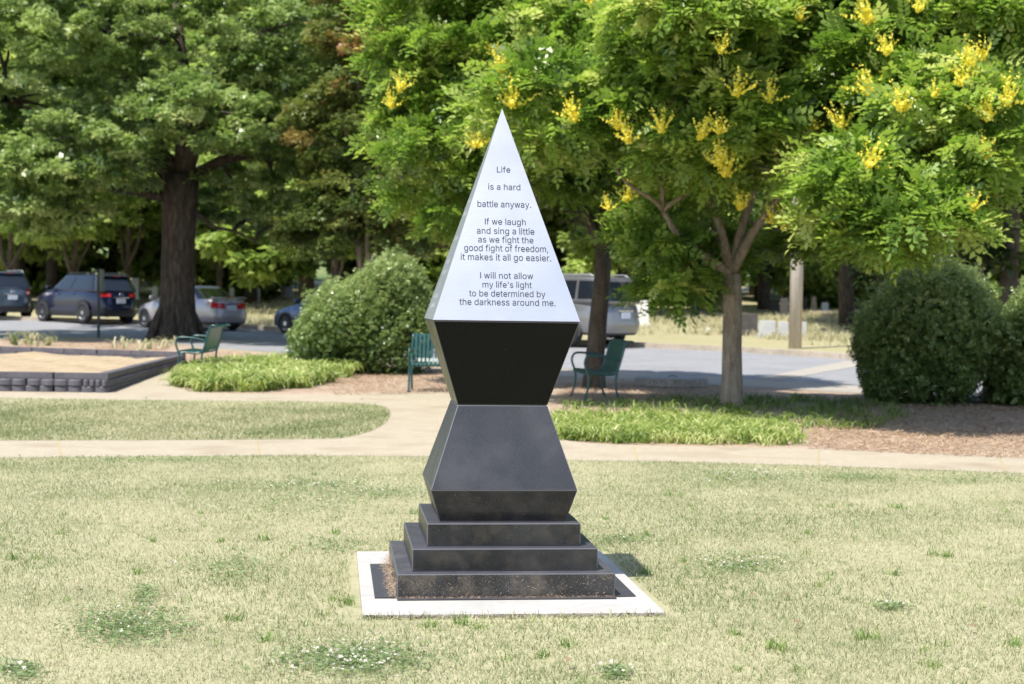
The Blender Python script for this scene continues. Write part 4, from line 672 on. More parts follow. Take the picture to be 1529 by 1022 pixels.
# golden rain trees
def panicle(seed):
    r_ = np.random.default_rng(seed); V_, k = [], 0
    for i in range(11):
        a = r_.uniform(0, 6.283); e = r_.uniform(.45, 1.35) if i else 1.45; L_ = r_.uniform(.55, 1.); d = np.array([math.cos(a) * math.cos(e), math.sin(a) * math.cos(e), math.sin(e)])
        for j in range(16):
            c = d * L_ * (j + 2) / 18 + r_.normal(0, .025, 3); s_ = r_.uniform(.04, .07) * (1.25 - .6 * j / 16); u_ = r_.normal(size=3); u_ /= np.linalg.norm(u_); v_ = np.cross(u_, r_.normal(size=3)); v_ /= np.linalg.norm(v_)
            V_.append(np.array([c - u_ * s_, c - v_ * s_ * .8, c + u_ * s_, c + v_ * s_ * .8]))
    V_ = np.concatenate(V_); me = npmesh('flower_cluster', V_, np.arange(len(V_)).reshape(-1, 4), np.repeat(r_.uniform(0, 1, len(V_) // 4), 4)); me.materials.append(m_flower); return me
PAN = [panicle(s_) for s_ in (1, 2, 3, 4)]
def ray_ell(u, v, ells):
    d = ray(u, v); o_ = np.array([0, 0, EYE]); best = None
    for e in ells:
        c, r_ = np.array(e[:3]), np.array(e[3:6]) * 1.24; oo, dd = (o_ - c) / r_, d / r_; A = dd @ dd; B_ = oo @ dd; C_ = oo @ oo - 1; D = B_ * B_ - A * C_
        if D > 0:
            t_ = (-B_ - math.sqrt(D)) / A
            if best is None or t_ < best: best = t_
    return None if best is None else o_ + d * best
def blossoms(tree, ells, spots):
    for i, (u, v, s_) in enumerate(spots):
        p_ = ray_ell(u, v, ells)
        if p_ is None: p_ = at(u, v, tree.location.y - 2.2)
        o = bpy.data.objects.new('flower_cluster', PAN[i % 4]); COL.objects.link(o); o.parent = tree; o.location = Vector(p_) - tree.location - Vector((0, 0, .12)); o.rotation_euler = (random.uniform(-.1, .5), random.uniform(-.35, .35), random.uniform(-.6, .6)); o.scale = (s_ * 1.15, s_ * 1.15, s_ * 1.35)
# tree right of the monument (thin dark trunk)
pA = gp(887, 580); tA = empty('golden_rain_tree', tuple(pA), 0, 'leafy yellow-flowering tree directly behind the monument tip, with a slim dark leaning trunk', 'tree', 'yellow-flowering trees')
YA = pA[1]; off = Vector(pA)
eA = [(.45, YA - 4.2, 4.0, 1.1, 1.0, .8), (.75, YA + .1, 5.55, 2.75, 2.4, 2.55), (-1.05, YA - .2, 3.75, 1.15, 1.3, 1.35), (-.9, YA, 6.0, 1.4, 1.6, 1.9), (2.4, YA - .3, 4.9, 1.1, 1.2, 1.0), (-0.1, YA - .3, 4.2, 1.1, 1.2, 1.1)]
crown('crown', eA, 520, 34, .33, T_COMP, (.22, .40), m_lf_gold, tA, .25, .85, None, .8, True, pA)
bm = bmesh.new(); P0 = [Vector(at(u, v, YA)) - off for u, v in ((887, 580), (888, 540), (893, 480), (899, 420), (901, 372))]
tube(bm, [P0[0] - Vector((0, 0, .15))] + P0, [.26, .20, .155, .145, .135, .125], 14); bmo('trunk', bm, m_bark, tA, True)
bm = bmesh.new(); pts = []
for (u, v), yo, r_ in (((868, 310), .1, .085), ((945, 320), -.2, .08), ((905, 250), .3, .07)):
    q = Vector(at(u, v, YA + yo)) - off; pts += limb(P0[-1], q, .10, r_, bm, .12)
    for _ in range(3): pts += limb(q, q + Vector((random.uniform(-1.6, 1.2), random.uniform(-1, 1), random.uniform(.8, 2.4))), r_ * .8, .025, bm, .2)
LA = [(e[0] - off.x, e[1] - off.y, e[2] - off.z, *e[3:]) for e in eA]; twigs(bm, pts, LA, 45, .03)
for (u0, v0), (u1, v1) in (((868, 318), (835, 315)), ((868, 325), (838, 332)), ((862, 310), (880, 345)), ((866, 322), (850, 350))): limb(Vector(at(u0, v0, YA - .6)) - off, Vector(at(u1, v1, YA - .9)) - off, .022, .008, bm, .3, 6, 0, 5)
bmo('limbs', bm, m_bark, tA, True)
blossoms(tA, eA, [(765, 148, .36), (752, 95, .30), (712, 208, .26), (596, 125, .32), (586, 150, .30), (862, 168, .36), (740, 70, .2), (885, 0, .3), (925, 165, .3)])
# tree to the right, nearer
pB = gp(1092, 608); YB = pB[1]; off = Vector(pB)
tB = empty('golden_rain_tree', tuple(pB), 0, 'tree thick with yellow flower sprays, grey trunk in green ground cover', 'tree', 'yellow-flowering trees')
def E3(u, v, Y, ru, rv, ry): c = at(u, v, Y); k = Y / PX_F; return (c[0], c[1], c[2], ru * k, ry, rv * k)
eB = [(5.5, YB - 1.2, 4.3, 1.3, .75, .75), (6.5, YB - 1.2, 4.0, 1.1, .75, .75), E3(1040, 40, YB - 2.4, 110, 70, 1.2), E3(1050, 110, YB - 1.2, 128, 180, 1.8), E3(1335, 110, YB - 1.8, 128, 185, 1.8), E3(1190, -90, YB - 1.2, 170, 110, 1.6), E3(1030, 345, YB + 1.3, 95, 85, 1.0), E3(1390, 220, YB - 3.0, 120, 130, 1.4), E3(1275, 290, YB - 3.4, 85, 70, 1.2), E3(1085, 190, YB - 1.6, 100, 90, 1.3), E3(1440, 100, YB - 2.3, 90, 120, 1.4), E3(1008, 405, YB + .3, 62, 58, .9), E3(1350, 330, YB - 3.8, 95, 60, 1.1), E3(1240, 350, YB + .6, 60, 35, .8)]
crown('crown', eB, 720, 34, .30, T_COMP, (.20, .36), m_lf_gold, tB, .22, .85, None, .8, True, pB)
bm = bmesh.new(); P0 = [Vector(at(u, v, YB)) - off for u, v in ((1092, 608), (1093, 570), (1093, 520), (1094, 460), (1092, 410))]
tube(bm, [P0[0] - Vector((0, 0, .15))] + P0, [.22, .165, .145, .135, .13, .13], 14); bmo('trunk', bm, m_bark_pale, tB, True)
bm = bmesh.new(); pts = []
for U, yo, r_ in ((((1092, 412), (1050, 383), (1010, 350), (990, 315)), -.5, .06), (((1092, 412), (1078, 350), (1058, 290), (1040, 230)), .1, .06), (((1092, 410), (1110, 330), (1140, 240), (1150, 160)), .2, .07), (((1092, 408), (1122, 350), (1165, 290), (1240, 235)), -.4, .045)):
    Q = [Vector(at(u, v, YB + yo * i / 3)) - off for i, (u, v) in enumerate(U)]; tube(bm, Q, [.085, .065, r_ * .8, r_ * .55], 10); pts += Q[1:]
    for _ in range(3): pts += limb(Q[-1], Q[-1] + Vector((random.uniform(-1, 1.2), random.uniform(-1, 1), random.uniform(.4, 1.7))), r_ * .6, .02, bm, .2)
LB = [(e[0] - off.x, e[1] - off.y, e[2] - off.z, *e[3:]) for e in eB]; twigs(bm, pts, LB, 60, .028)
bmo('limbs', bm, m_bark_pale, tB, True)
blossoms(tB, eB, [(1075, 232, .33), (1085, 250, .36), (1106, 300, .30), (935, 290, .30), (910, 300, .2), (1045, 195, .34), (1075, 185, .26), (1170, 330, .30), (1155, 320, .24), (1302, 20, .36), (1325, 68, .30), (1100, 130, .32), (1150, 138, .30), (1305, 128, .36), (1348, 152, .34), (1258, 182, .34), (1297, 236, .32), (1452, 90, .34), (1440, 112, .3), (1470, 75, .24), (1505, 142, .34), (1478, 165, .32), (1470, 222, .28), (1452, 300, .24), (1075, 65, .24), (1195, 18, .24), (1215, 180, .2), (990, 184, .30), (940, 200, .32), (925, 180, .28), (1372, 3, .22), (1395, 130, .2)])

# great oak on the left
pO = gp(262, 507); YO = pO[1]; off = Vector(pO)
tO = empty('oak_tree', tuple(pO), 0, 'huge spreading tree with a thick dark trunk standing at the road edge on the left', 'tree')
def E3(u, v, Y, ru, rv, ry): c = at(u, v, Y); k = Y / PX_F; return (c[0], c[1], c[2], ru * k, ry, rv * k)
eO = [E3(60, 60, YO, 190, 120, 4.5), E3(300, 60, YO, 210, 95, 4.5), E3(450, 110, YO + 1, 120, 90, 3.5), E3(-60, 210, YO, 160, 120, 4), E3(110, 235, YO - 2, 130, 70, 3.), E3(330, 170, YO - 3., 130, 60, 2.5), E3(40, 300, YO - 2.5, 100, 50, 2.5), E3(430, 260, YO + 1, 90, 80, 3), E3(200, -130, YO + 4, 330, 110, 4), E3(360, 300, YO + 2, 70, 50, 2.5)]
crown('crown', eO, 860, 46, .55, T_SPRAY, (.20, .42), m_lf_oak, tO, .30, .65, None, .65, False, pO)
bm = bmesh.new(); P0 = [Vector(at(u, v, YO)) - off for u, v in ((263, 507), (264, 485), (265, 440), (266, 380), (268, 310), (272, 262))]
tube(bm, [P0[0] - Vector((0, 0, .4))] + P0, [.78, .66, .54, .47, .45, .46, .48], 22)
for k in range(7):
    a = k / 7 * 6.28 + .3; limb(Vector((math.cos(a) * .82, math.sin(a) * .82, -.12)), Vector((math.cos(a) * .4, math.sin(a) * .4, 1.0)), .13, .05, bm, .05, 5, 0, 6)
bmo('trunk', bm, m_bark_dark, tO, True); bm = bmesh.new(); pts = []
for U, r_ in ((((272, 270), (240, 230), (200, 130), (170, 60)), .28), (((268, 280), (215, 225), (120, 190), (10, 150)), .22), (((272, 265), (300, 190), (340, 150), (370, 60)), .26), (((275, 270), (330, 240), (400, 225), (470, 210)), .18), (((266, 300), (200, 285), (100, 272), (0, 285)), .16), (((275, 262), (275, 180), (270, 80), (260, -40)), .28), (((272, 300), (320, 340), (350, 345), (380, 360)), .07)):
    Q = [Vector(at(u, v, YO + random.uniform(-.8, .8) * i / 3)) - off for i, (u, v) in enumerate(U)]; tube(bm, Q, [r_, r_ * .8, r_ * .55, r_ * .3], 10); pts += Q[1:]
LO = [(e[0] - off.x, e[1] - off.y, e[2] - off.z, *e[3:]) for e in eO]; twigs(bm, pts, LO, 110, .07)
bmo('limbs', bm, m_bark_dark, tO, True)

# reddish crape myrtle between the oak and the flowering trees
pC = gp(575, 500); YC = 40.; pC = np.array([at(560, 480, YC)[0], YC, terr(YC)]); off = Vector(pC)
tC = empty('crape_myrtle', tuple(pC), 0, 'slender tree with bronze red and green leaves rising behind the round bush', 'tree')
eC = [E3(530, 80, YC, 60, 110, 1.8), E3(500, 200, YC, 65, 80, 1.8), E3(570, 180, YC, 50, 90, 1.6), E3(540, 300, YC, 90, 60, 1.8), E3(480, 350, YC, 60, 45, 1.6), E3(600, 350, YC, 60, 45, 1.6), E3(540, -60, YC, 70, 80, 1.8), E3(640, 330, YC + 1, 60, 50, 1.8)]
def redtop(pos, t_):
    u, v = pix(pos); red = np.clip((250 - v) / 260, 0, 1) * .45 + np.clip((u - 520) / 90, 0, 1) * .35; return np.clip(t_ * .55 + red * rng.uniform(.3, 1.1, len(t_)), 0, 1)
crown('crown', eC, 360, 46, .45, T_SPRAY, (.18, .32), m_lf_crape, tC, .3, .7, redtop, .8, False, pC)
bm = bmesh.new(); pts = []
for k, (u0, u1) in enumerate(((548, 500), (556, 530), (563, 552), (572, 585), (580, 615), (566, 560))):
    Q = [Vector(at(u0 + (u1 - u0) * t_, 480 - 440 * t_, YC + random.uniform(-.5, .5) * t_)) - off for t_ in (0, .25, .5, .75, 1)]; Q[0].z = -.1; tube(bm, Q, [.09, .075, .06, .045, .02], 8); pts += Q[1:]
bmo('trunk', bm, m_bark_pale, tC, True)

# woodland trees behind: five grown forms, each planted several times
m_forms = []
for k in range(5):
    r_ = 3.6 + .5 * (k % 3); h = 17 + 2.0 * k; E_ = [(0, 0, h * .58, r_, r_, h * .38)]
    for j in range(9):
        a = j / 9 * 6.283 + k; zc = random.uniform(.14, .85) * h; rr = r_ * random.uniform(.55, 1.05) * (1.1 - abs(zc / h - .45)); E_.append((math.cos(a) * rr, math.sin(a) * rr, zc, random.uniform(1.5, 2.6), random.uniform(1.5, 2.6), random.uniform(1.1, 2.2)))
    q = crown('crown', E_, 230, 30, 1.0, T_SPRAY4, (.55, 1.0), m_lf_dark if k == 4 else m_lf_bg, None, .25, .7, None, .6); me_c = q.data; bpy.data.objects.remove(q)
    bm = bmesh.new(); limb((0, 0, -.5), (random.uniform(-.4, .4), .2, h * .8), .38, .10, bm, .03, 8, 0, 12)
    for _ in range(14):
        zc = random.uniform(.25, .75) * h; a = random.uniform(0, 6.28); limb((0, 0, zc), (math.cos(a) * r_ * .8, math.sin(a) * r_ * .8, zc + random.uniform(.5, 2)), .12, .03, bm, .2, 5, 0, 6)
    me_t = bpy.data.meshes.new('trunk'); bm.to_mesh(me_t); bm.free(); me_t.materials.append(m_bark_dark); me_t.polygons.foreach_set('use_smooth', [True] * len(me_t.polygons)); m_forms.append((me_c, me_t))
E_ = [(0, 0, 2.2, 2.6, 2.4, 2.3)] + [(math.cos(j) * 1.9, math.sin(j) * 1.9, random.uniform(1., 4.2), 1.4, 1.4, 1.2) for j in range(7)]
q = crown('crown', E_, 150, 30, .8, T_SPRAY4, (.45, .85), m_lf_bg, None, .2, .7, None, .7); me_c = q.data; bpy.data.objects.remove(q)
bm = bmesh.new(); limb((0, 0, -.5), (0, .2, 3.6), .16, .05, bm, .1, 5, 0, 8); me_t = bpy.data.meshes.new('trunk'); bm.to_mesh(me_t); bm.free(); me_t.materials.append(m_bark_dark); m_forms.append((me_c, me_t))
E_ = [(0, 0, 4.6, 2.2, 2.0, 1.9)] + [(math.cos(j) * 1.7, math.sin(j) * 1.7, random.uniform(3.0, 6.2), 1.1, 1.1, .9) for j in range(8)]
q = crown('crown', E_, 170, 36, .6, T_SPRAY, (.28, .50), m_lf_bg, None, .2, .7, None, .7); me_c = q.data; bpy.data.objects.remove(q)
bm = bmesh.new(); limb((0, 0, -.5), (0, .2, 5.2), .15, .05, bm, .1, 5, 0, 10); limb((0, 0, 1.4), (1.2, .3, 4.2), .09, .03, bm, .2, 5, 0, 8); limb((0, 0, 1.6), (-1.1, -.3, 4.4), .08, .03, bm, .2, 5, 0, 8); me_t = bpy.data.meshes.new('trunk'); bm.to_mesh(me_t); bm.free(); me_t.materials.append(m_bark); m_forms.append((me_c, me_t))
def wood(X, Y, form, sc, rz, label, group='woodland trees far behind the road'):
    t_ = empty('woodland_tree', (X, Y, float(terr(Y)) - .1), rz, label, 'tree', group); t_.scale = (sc,) * 3
    for nm, me in zip(('crown', 'trunk'), m_forms[form]): o = bpy.data.objects.new(nm, me); COL.objects.link(o); o.parent = t_
    return t_
LMK = [(-150, 'the left edge, outside'), (15, 'the slate blue suv'), (90, 'the navy suv bonnet'), (160, 'the street sign'), (215, 'the champagne car bonnet'), (265, 'the thick oak trunk'), (330, 'the champagne car boot'), (395, 'the far white stones'), (455, 'the blue car nose'), (530, 'the round bush, left side'), (620, 'the round bush, right side'), (700, 'the monument, left slope'), (800, 'the monument, right slope'), (900, 'the silver suv'), (990, 'the white upright monument'), (1092, 'the grey trunk'), (1150, 'the pale headstones'), (1215, 'the utility pole'), (1290, 'the little dark markers'), (1370, 'the dark bush, left half'), (1440, 'the dark bush, right half'), (1510, 'the cut-off bush'), (1640, 'the right edge, outside')]
k = 0
for row, (Y0, step, jit) in enumerate(((94, 8.0, 2.5), (108, 8.0, 3), (124, 8.0, 3), (85, 11., 2.5), (116, 13., 3))):
    X = -.40 * Y0 - 4
    while X < .40 * Y0 + 6:
        f_ = (k * 3 + row) % 4 if row < 3 else 5; x_, y_ = X + random.uniform(-1.4, 1.4), Y0 + random.uniform(-jit, jit); u_ = float(pix((x_, y_, 4))[0])
        if not -190 < u_ < 1720: X += step; k += 1; continue
        lm_ = min(LMK, key=lambda q: abs(q[0] - u_))[1]
        wood(x_, y_, f_, random.uniform(.9, 1.3) if row < 3 else random.uniform(.9, 1.7), random.uniform(0, 6.28), ('front row woodland tree', 'middle row woodland tree', 'back row woodland tree', 'low young tree at the wood edge', 'low young tree deep in the wood')[row] + ' far behind ' + lm_); X += step; k += 1
# single trees one can point at
for (u, vb, Y, form, sc, lab) in ((457, 447, 66, 1, .95, 'dark-trunked tree rising directly behind the blue car nose'), (375, 446, 78, 0, .9, 'tree with a flared dark trunk on the cemetery lawn right of the champagne saloon'),
        (325, 440, 84, 2, .9, 'tree behind the champagne saloon roof, right of the oak trunk'), (30, 440, 80, 3, .85, 'tree behind the slate blue suv at the far left'), (78, 440, 74, 2, .8, 'tree behind the gap between the two suvs'),
        (-60, 440, 72, 0, .9, 'tree beyond the left edge behind the slate blue suv'), (168, 440, 88, 1, .85, 'tree behind the navy suv roof near the street sign'),
        (1265, 476, 60, 4, .85, 'dark evergreen with a thick shaded trunk right of the utility pole'), (1405, 470, 52, 4, .9, 'dark evergreen rising behind the large dark bush'), (1500, 470, 46, 4, .8, 'dark evergreen at the right edge above the bushes'),
        (1340, 470, 70, 4, .9, 'dark evergreen standing between the pole and the large bush, farther back'), (700, 470, 62, 3, .8, 'tree hidden behind the monument and the flowering tree'), (930, 470, 68, 2, .8, 'tree behind the silver suv'), (1040, 470, 74, 0, .85, 'tree behind the hanging dark foliage left of the grey trunk'),
        (1140, 470, 80, 1, .9, 'tree behind the grey headstones'), (15, 440, 67, 6, 1.15, 'small sunlit tree behind the slate blue suv'), (112, 440, 64, 6, 1.0, 'small sunlit tree behind the navy suv windows'),
        (190, 440, 70, 6, 1.2, 'small sunlit tree behind the navy suv tailgate'), (330, 440, 72, 6, 1.1, 'small sunlit tree right of the oak trunk, above the champagne car'), (500, 440, 60, 6, .9, 'small sunlit tree behind the left shoulder of the round bush')):
    X = at(u, vb, Y)[0]; wood(X, Y, form, sc, random.uniform(0, 6.28), lab)

# clipped bushes
def bush(label, ells, n, size, cores, base, core_n=1600):
    t_ = empty('bush', base, 0, label, 'bush'); q, nn = ell_points(ells, n, .80, 1.05, base[2] + .02); lump = np.sin(q[:, 0] * 9) * np.sin(q[:, 1] * 8 + 1) * np.sin(q[:, 2] * 10) * .10 + np.sin(q[:, 0] * 3.1 + 2) * np.sin(q[:, 2] * 3.7) * .13 + np.maximum(0, np.sin(q[:, 0] * 5.3 + q[:, 2] * 4) * np.sin(q[:, 1] * 6 + 2)) * .10; q = q + nn * lump[:, None]
    k = n // 6; i_ = rng.integers(0, len(q), k); sp = q[i_] + np.array([0, 0, 1]) * np.repeat(rng.uniform(0, .22, k // 9 + 1), 9)[:k, None] * np.clip(nn[i_, 2], 0, 1)[:, None]; q = np.concatenate([q, sp]); nn = np.concatenate([nn, nn[i_]]); n = len(q)
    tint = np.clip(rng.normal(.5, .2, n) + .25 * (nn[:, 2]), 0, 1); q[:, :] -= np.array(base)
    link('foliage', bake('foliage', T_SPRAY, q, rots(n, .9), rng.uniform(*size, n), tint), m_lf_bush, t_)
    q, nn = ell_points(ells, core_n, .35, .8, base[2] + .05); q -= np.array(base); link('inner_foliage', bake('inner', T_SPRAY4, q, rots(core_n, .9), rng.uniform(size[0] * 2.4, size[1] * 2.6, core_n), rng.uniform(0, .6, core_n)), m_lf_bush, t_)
    bm = bmesh.new()
    for _ in range(26):
        e = random.choice(ells); a = random.uniform(0, 6.28); limb((random.uniform(-.25, .25), random.uniform(-.2, .2), -.05), (e[0] - base[0] + math.cos(a) * e[3] * .8, e[1] - base[1] + math.sin(a) * e[4] * .8, e[2] - base[2] + random.uniform(-.2, .9) * e[5]), .022, .006, bm, .2, 5, 0, 5)
    bmo('stems', bm, m_bark, t_, True); return t_
YL = gp(540, 562)[1] + 1.15; zg = float(terr(YL))
eL = [E3(545, 492, YL, 92, 78, 1.15), E3(580, 462, YL, 66, 70, 1.05), E3(505, 500, YL, 66, 66, 1.05), E3(600, 498, YL, 55, 66, 1.0), E3(480, 505, YL, 42, 48, .8), E3(590, 425, YL, 40, 32, .7)]
bush('large rounded light green bush left of the monument, behind the half hidden bench', eL, 15000, (.055, .105), 0, (at(545, 560, YL)[0], YL, zg))
YR = gp(1385, 612)[1] + 1.55; zg = float(terr(YR))
eR = [E3(1385, 500, YR, 100, 88, 1.25), E3(1405, 445, YR + .2, 74, 60, 1.0), E3(1330, 530, YR, 52, 76, 1.0), E3(1425, 520, YR, 56, 80, 1.0), E3(1378, 555, YR, 90, 55, 1.1)]
bush('large dark shaded bush right of the grey trunk, its top catching the sun', eR, 15000, (.055, .105), 0, (at(1385, 610, YR)[0], YR, zg))
YQ = YR - .3
eQ = [E3(1545, 535, YQ, 62, 80, 1.1), E3(1575, 475, YQ, 66, 60, 1.0), E3(1600, 540, YQ, 80, 90, 1.1), E3(1510, 575, YQ, 45, 50, .8)]
bush('dark bush cut off by the right edge of the photo', eQ, 10000, (.055, .105), 0, (at(1550, 615, YQ)[0], YQ, zg))

# ------------------------------------------------------------------ ground cover, grass, weeds
def bladeT(segs=2, w_=.5, bend=.5):
    V_ = []
    for i in range(segs + 1):
        t_ = i / segs; ww = w_ * (1 - t_ * .75) / 2; V_ += [(-ww, bend * t_ * t_, t_ * (1 - .25 * bend * t_)), (ww, bend * t_ * t_, t_ * (1 - .25 * bend * t_))]
    return np.array(V_), np.array([[2 * i, 2 * i + 1, 2 * i + 3, 2 * i + 2] for i in range(segs)])
def strapT(): 
    V_ = []; 
    for t_, y, z in ((0, 0, 0), (.4, .22, .5), (.75, .55, .62), (1, .85, .42)): ww = .05 * (1 - t_ * .8) + .006; V_ += [(-ww, y, z), (ww, y, z)]
    return np.array(V_), np.array([[2 * i, 2 * i + 1, 2 * i + 3, 2 * i + 2] for i in range(3)])
def scaled(mesh_name, T, pos, tilt, h, tint, mat, name, kind='stuff', parent=None, w_=None):
    n = len(pos); me = bake(mesh_name, T, pos, rots(n, tilt), h, tint); o = link(name, me, mat, parent); 
    if kind: o['kind'] = kind
    return o
def vnoise(x, y, seed=0):            # cheap smooth value pattern for colour patches of the turf itself
    r_ = np.random.default_rng(seed); s_ = np.zeros_like(x)
    for _ in range(7): a = r_.uniform(0, 6.283); f_ = r_.uniform(.8, 4.2); s_ += np.sin((x * math.cos(a) + y * math.sin(a)) * f_ + r_.uniform(0, 6.283)) / f_ ** .5
    return s_ / 3
def turf(pos, nm, label, hmin, hmax, width, seed=1):
    n = len(pos); pn = vnoise(pos[:, 0], pos[:, 1], seed) * .5 + vnoise(pos[:, 0] * 3, pos[:, 1] * 3, seed + 5) * .35
    green = rng.uniform(0, 1, n) < np.clip(.50 - pn * .85, .07, .9); tint = np.where(green, rng.uniform(0, .40, n), np.clip(rng.normal(.68, .18, n), .38, 1))
    h = rng.uniform(hmin, hmax, n) * (1 + .25 * np.clip(-pn, -1, 1)); T = bladeT(1, 1, .7)
    v, f_ = T; h3 = np.column_stack([np.full(n, width), np.full(n, 1.), np.full(n, 1.)])
    tv = v.copy(); N = n; R_ = rots(n, .55); W_ = np.einsum('nij,ntj->nti', R_, tv[None] * np.column_stack([rng.uniform(.7, 1.3, n) * width, h, h])[:, None, :]) + pos[:, None, :]
    me = npmesh(nm, W_.reshape(-1, 3), (f_[None] + (np.arange(n) * 4)[:, None, None]).reshape(-1, 4), np.repeat(tint, 4)); o = link(nm, me, m_grass); tag(o, label, 'grass', None, 'stuff'); return o
# foreground lawn, thinning with distance
def lawn_field(n, y0, y1, slack=.8):
    Y = rng.uniform(y0, y1, n); X = rng.uniform(-1, 1, n) * (.335 * Y + slack); return np.column_stack([X, Y, np.full(n, .007)])
nl = np.array([p_[:2] for p_ in near]); ynear = lambda x: np.interp(x, nl[:, 0], nl[:, 1])
mc_, ms_ = math.cos(-MY), math.sin(-MY)
def off_slab(P_, m=.0):
    dx, dy = P_[:, 0] + .0674, P_[:, 1] - 8.0069; lx = dx * mc_ - dy * ms_; ly = dx * ms_ + dy * mc_; return (np.abs(lx) > SX + m) | (np.abs(ly) > SY + m)
q = lawn_field(360000, 4.9, 14.4); q = q[(q[:, 1] < ynear(q[:, 0]) + rng.normal(0, .035, len(q))) & off_slab(q, .045) & ~((np.abs(q[:, 0]) < .8) & (q[:, 1] < 7.3) & (rng.uniform(0, 1, len(q)) < .75) & ~off_slab(q, .10))]
turf(q, 'lawn_grass', 'short patchy straw and green grass of the foreground lawn', .012, .034, .0036)
ip = [tuple(p_) for p_ in ISLAND if -150 < p_[0]]
q = scatter([(-60, 596.5)] + [p_ for p_ in ip if p_[0] > -50] + [(-60, 659)], 70000); q[:, 2] = .014; turf(q, 'island_grass', 'short grass on the rounded lawn tongue between the two path branches', .02, .042, .008, 3)
# taller edge grass along the slab front
n = 420; a_ = rng.uniform(-SX - .02, SX + .02, n); b_ = -SY - .008 - np.abs(rng.normal(0, .02, n)); c_, s_ = math.cos(MY), math.sin(MY)
q = np.column_stack([-.0674 + a_ * c_ - b_ * s_, 8.0069 + a_ * s_ + b_ * c_, np.full(n, .008)]); turf(q, 'slab_edge_grass', 'slightly longer grass fringe in front of the white concrete slab', .02, .05, .005, 4)
# weeds and clover
T_BL = bladeT(2, .16, .5)
def patch_px(u, v, ru, rv, n): P_ = [(u + rng.normal(0, ru * .45), v + rng.normal(0, rv * .45)) for _ in range(n)]; P_ = [gp(a, min(b, 1040)) for a, b in P_]; return np.array(P_)
def tri_leaf():
    P_ = []
    for k in range(3):
        a = k * 2.094; c, s_ = math.cos(a), math.sin(a); d = np.array([(0, 0, 0), (.42, .5, .06), (0, .9, .02), (-.42, .5, .06)]); d = d @ np.array([[c, s_, 0], [-s_, c, 0], [0, 0, 1]]); P_.append(d)
    return tmpl(P_)
T_CL = tri_leaf(); cl, fl = [], []
for (u, v, ru, rv, n, nf) in ((190, 940, 75, 22, 1500, 22), (530, 992, 95, 20, 1500, 110), (470, 728, 70, 8, 700, 60), (570, 740, 70, 9, 600, 40), (470, 755, 90, 16, 700, 20), (1110, 715, 80, 7, 900, 120), (1280, 717, 60, 5, 600, 15), (1105, 850, 70, 14, 900, 50), (1330, 912, 26, 5, 200, 12), (930, 810, 40, 5, 250, 8), (350, 850, 60, 18, 500, 6), (30, 1010, 30, 12, 300, 10), (920, 1012, 20, 8, 200, 10), (250, 690, 120, 4, 600, 5), (1440, 720, 90, 5, 500, 4), (500, 820, 55, 12, 350, 3), (215, 895, 18, 14, 260, 0)):
    P_ = patch_px(u, v, ru * 1.35, rv * 1.5, n); P_[:, 2] += .022 + rng.uniform(0, .012, len(P_)); cl.append(P_)
    if nf: P_ = patch_px(u, v, ru * 1.35, rv * 1.5, nf); P_[:, 2] += .045; fl.append(P_)
cl = np.concatenate(cl); fl = np.concatenate(fl); cl = cl[off_slab(cl, .02)]; fl = fl[off_slab(fl, .02)]
tag(scaled('clover', T_CL, cl, .5, rng.uniform(.008, .014, len(cl)), rng.uniform(0, 1, len(cl)), m_clover, 'clover'), 'patches of low clover leaves in the foreground lawn', 'clover')
tag(scaled('clover_flowers', spray(7, .8, .5, 1.2), fl, .4, rng.uniform(.009, .014, len(fl)), rng.uniform(0, 1, len(fl)), m_cflower, 'clover_flowers'), 'tiny white clover flowers dotted over the lawn', 'flowers')
wd = []
for (u, v, s_) in [(395, 810, 1), (500, 800, .8), (330, 812, .7), (230, 812, .7), (18, 838, 1.), (55, 838, .7), (205, 860, .8), (345, 930, 1), (398, 960, 1), (690, 935, 1), (712, 942, .8), (640, 940, .7), (848, 970, .9), (812, 985, .8), (1097, 952, .7), (1163, 975, 1.2), (1290, 958, .9), (1310, 958, .7), (1395, 832, .9), (1415, 834, .9), (1410, 835, .6), (1335, 862, .8), (1225, 880, .5), (1240, 760, .6), (1192, 757, .5), (1340, 762, .9), (1207, 800, .6), (1000, 742, .8), (1018, 742, .7), (1018, 842, .7), (905, 778, .6), (965, 802, .7), (1280, 792, .5), (1330, 760, .6), (520, 905, .9), (500, 900, .7), (1512, 967, .9), (1390, 1000, .8), (1100, 1005, .5), (620, 770, .7), (610, 800, .6), (185, 700, .6), (470, 712, .5), (90, 800, .6), (300, 770, .5), (870, 855, 1.), (965, 860, .9), (1180, 660, 1), (540, 598, .4), (218, 596, .4)]:
    k = int(26 * s_) + 8; P_ = gp(u, v)[None] + np.column_stack([rng.normal(0, .022 * s_, k), rng.normal(0, .03 * s_, k), np.zeros(k)]); P_[:, 2] += .008; wd.append(np.column_stack([P_, np.full(k, .022 + .030 * s_)]))
for _ in range(420):                  # many more, small and faint
    y_ = rng.uniform(5.5, 13.5); p_ = np.array([rng.uniform(-1, 1) * (.33 * y_ + .6), y_, .006])
    if off_slab(p_[None], .05)[0] and p_[1] < ynear(p_[0]) - .05: k = int(rng.integers(4, 12)); wd.append(np.column_stack([p_[None] + np.column_stack([rng.normal(0, .02, k), rng.normal(0, .025, k), np.zeros(k)]), np.full(k, rng.uniform(.025, .05))]))
wd = np.concatenate(wd); tag(scaled('weeds', T_BL, wd[:, :3], .5, wd[:, 3] * rng.uniform(.5, 1.1, len(wd)), rng.uniform(0, 1, len(wd)), m_weed, 'weeds'), 'small bright green weed tufts scattered over the lawn', 'weeds')
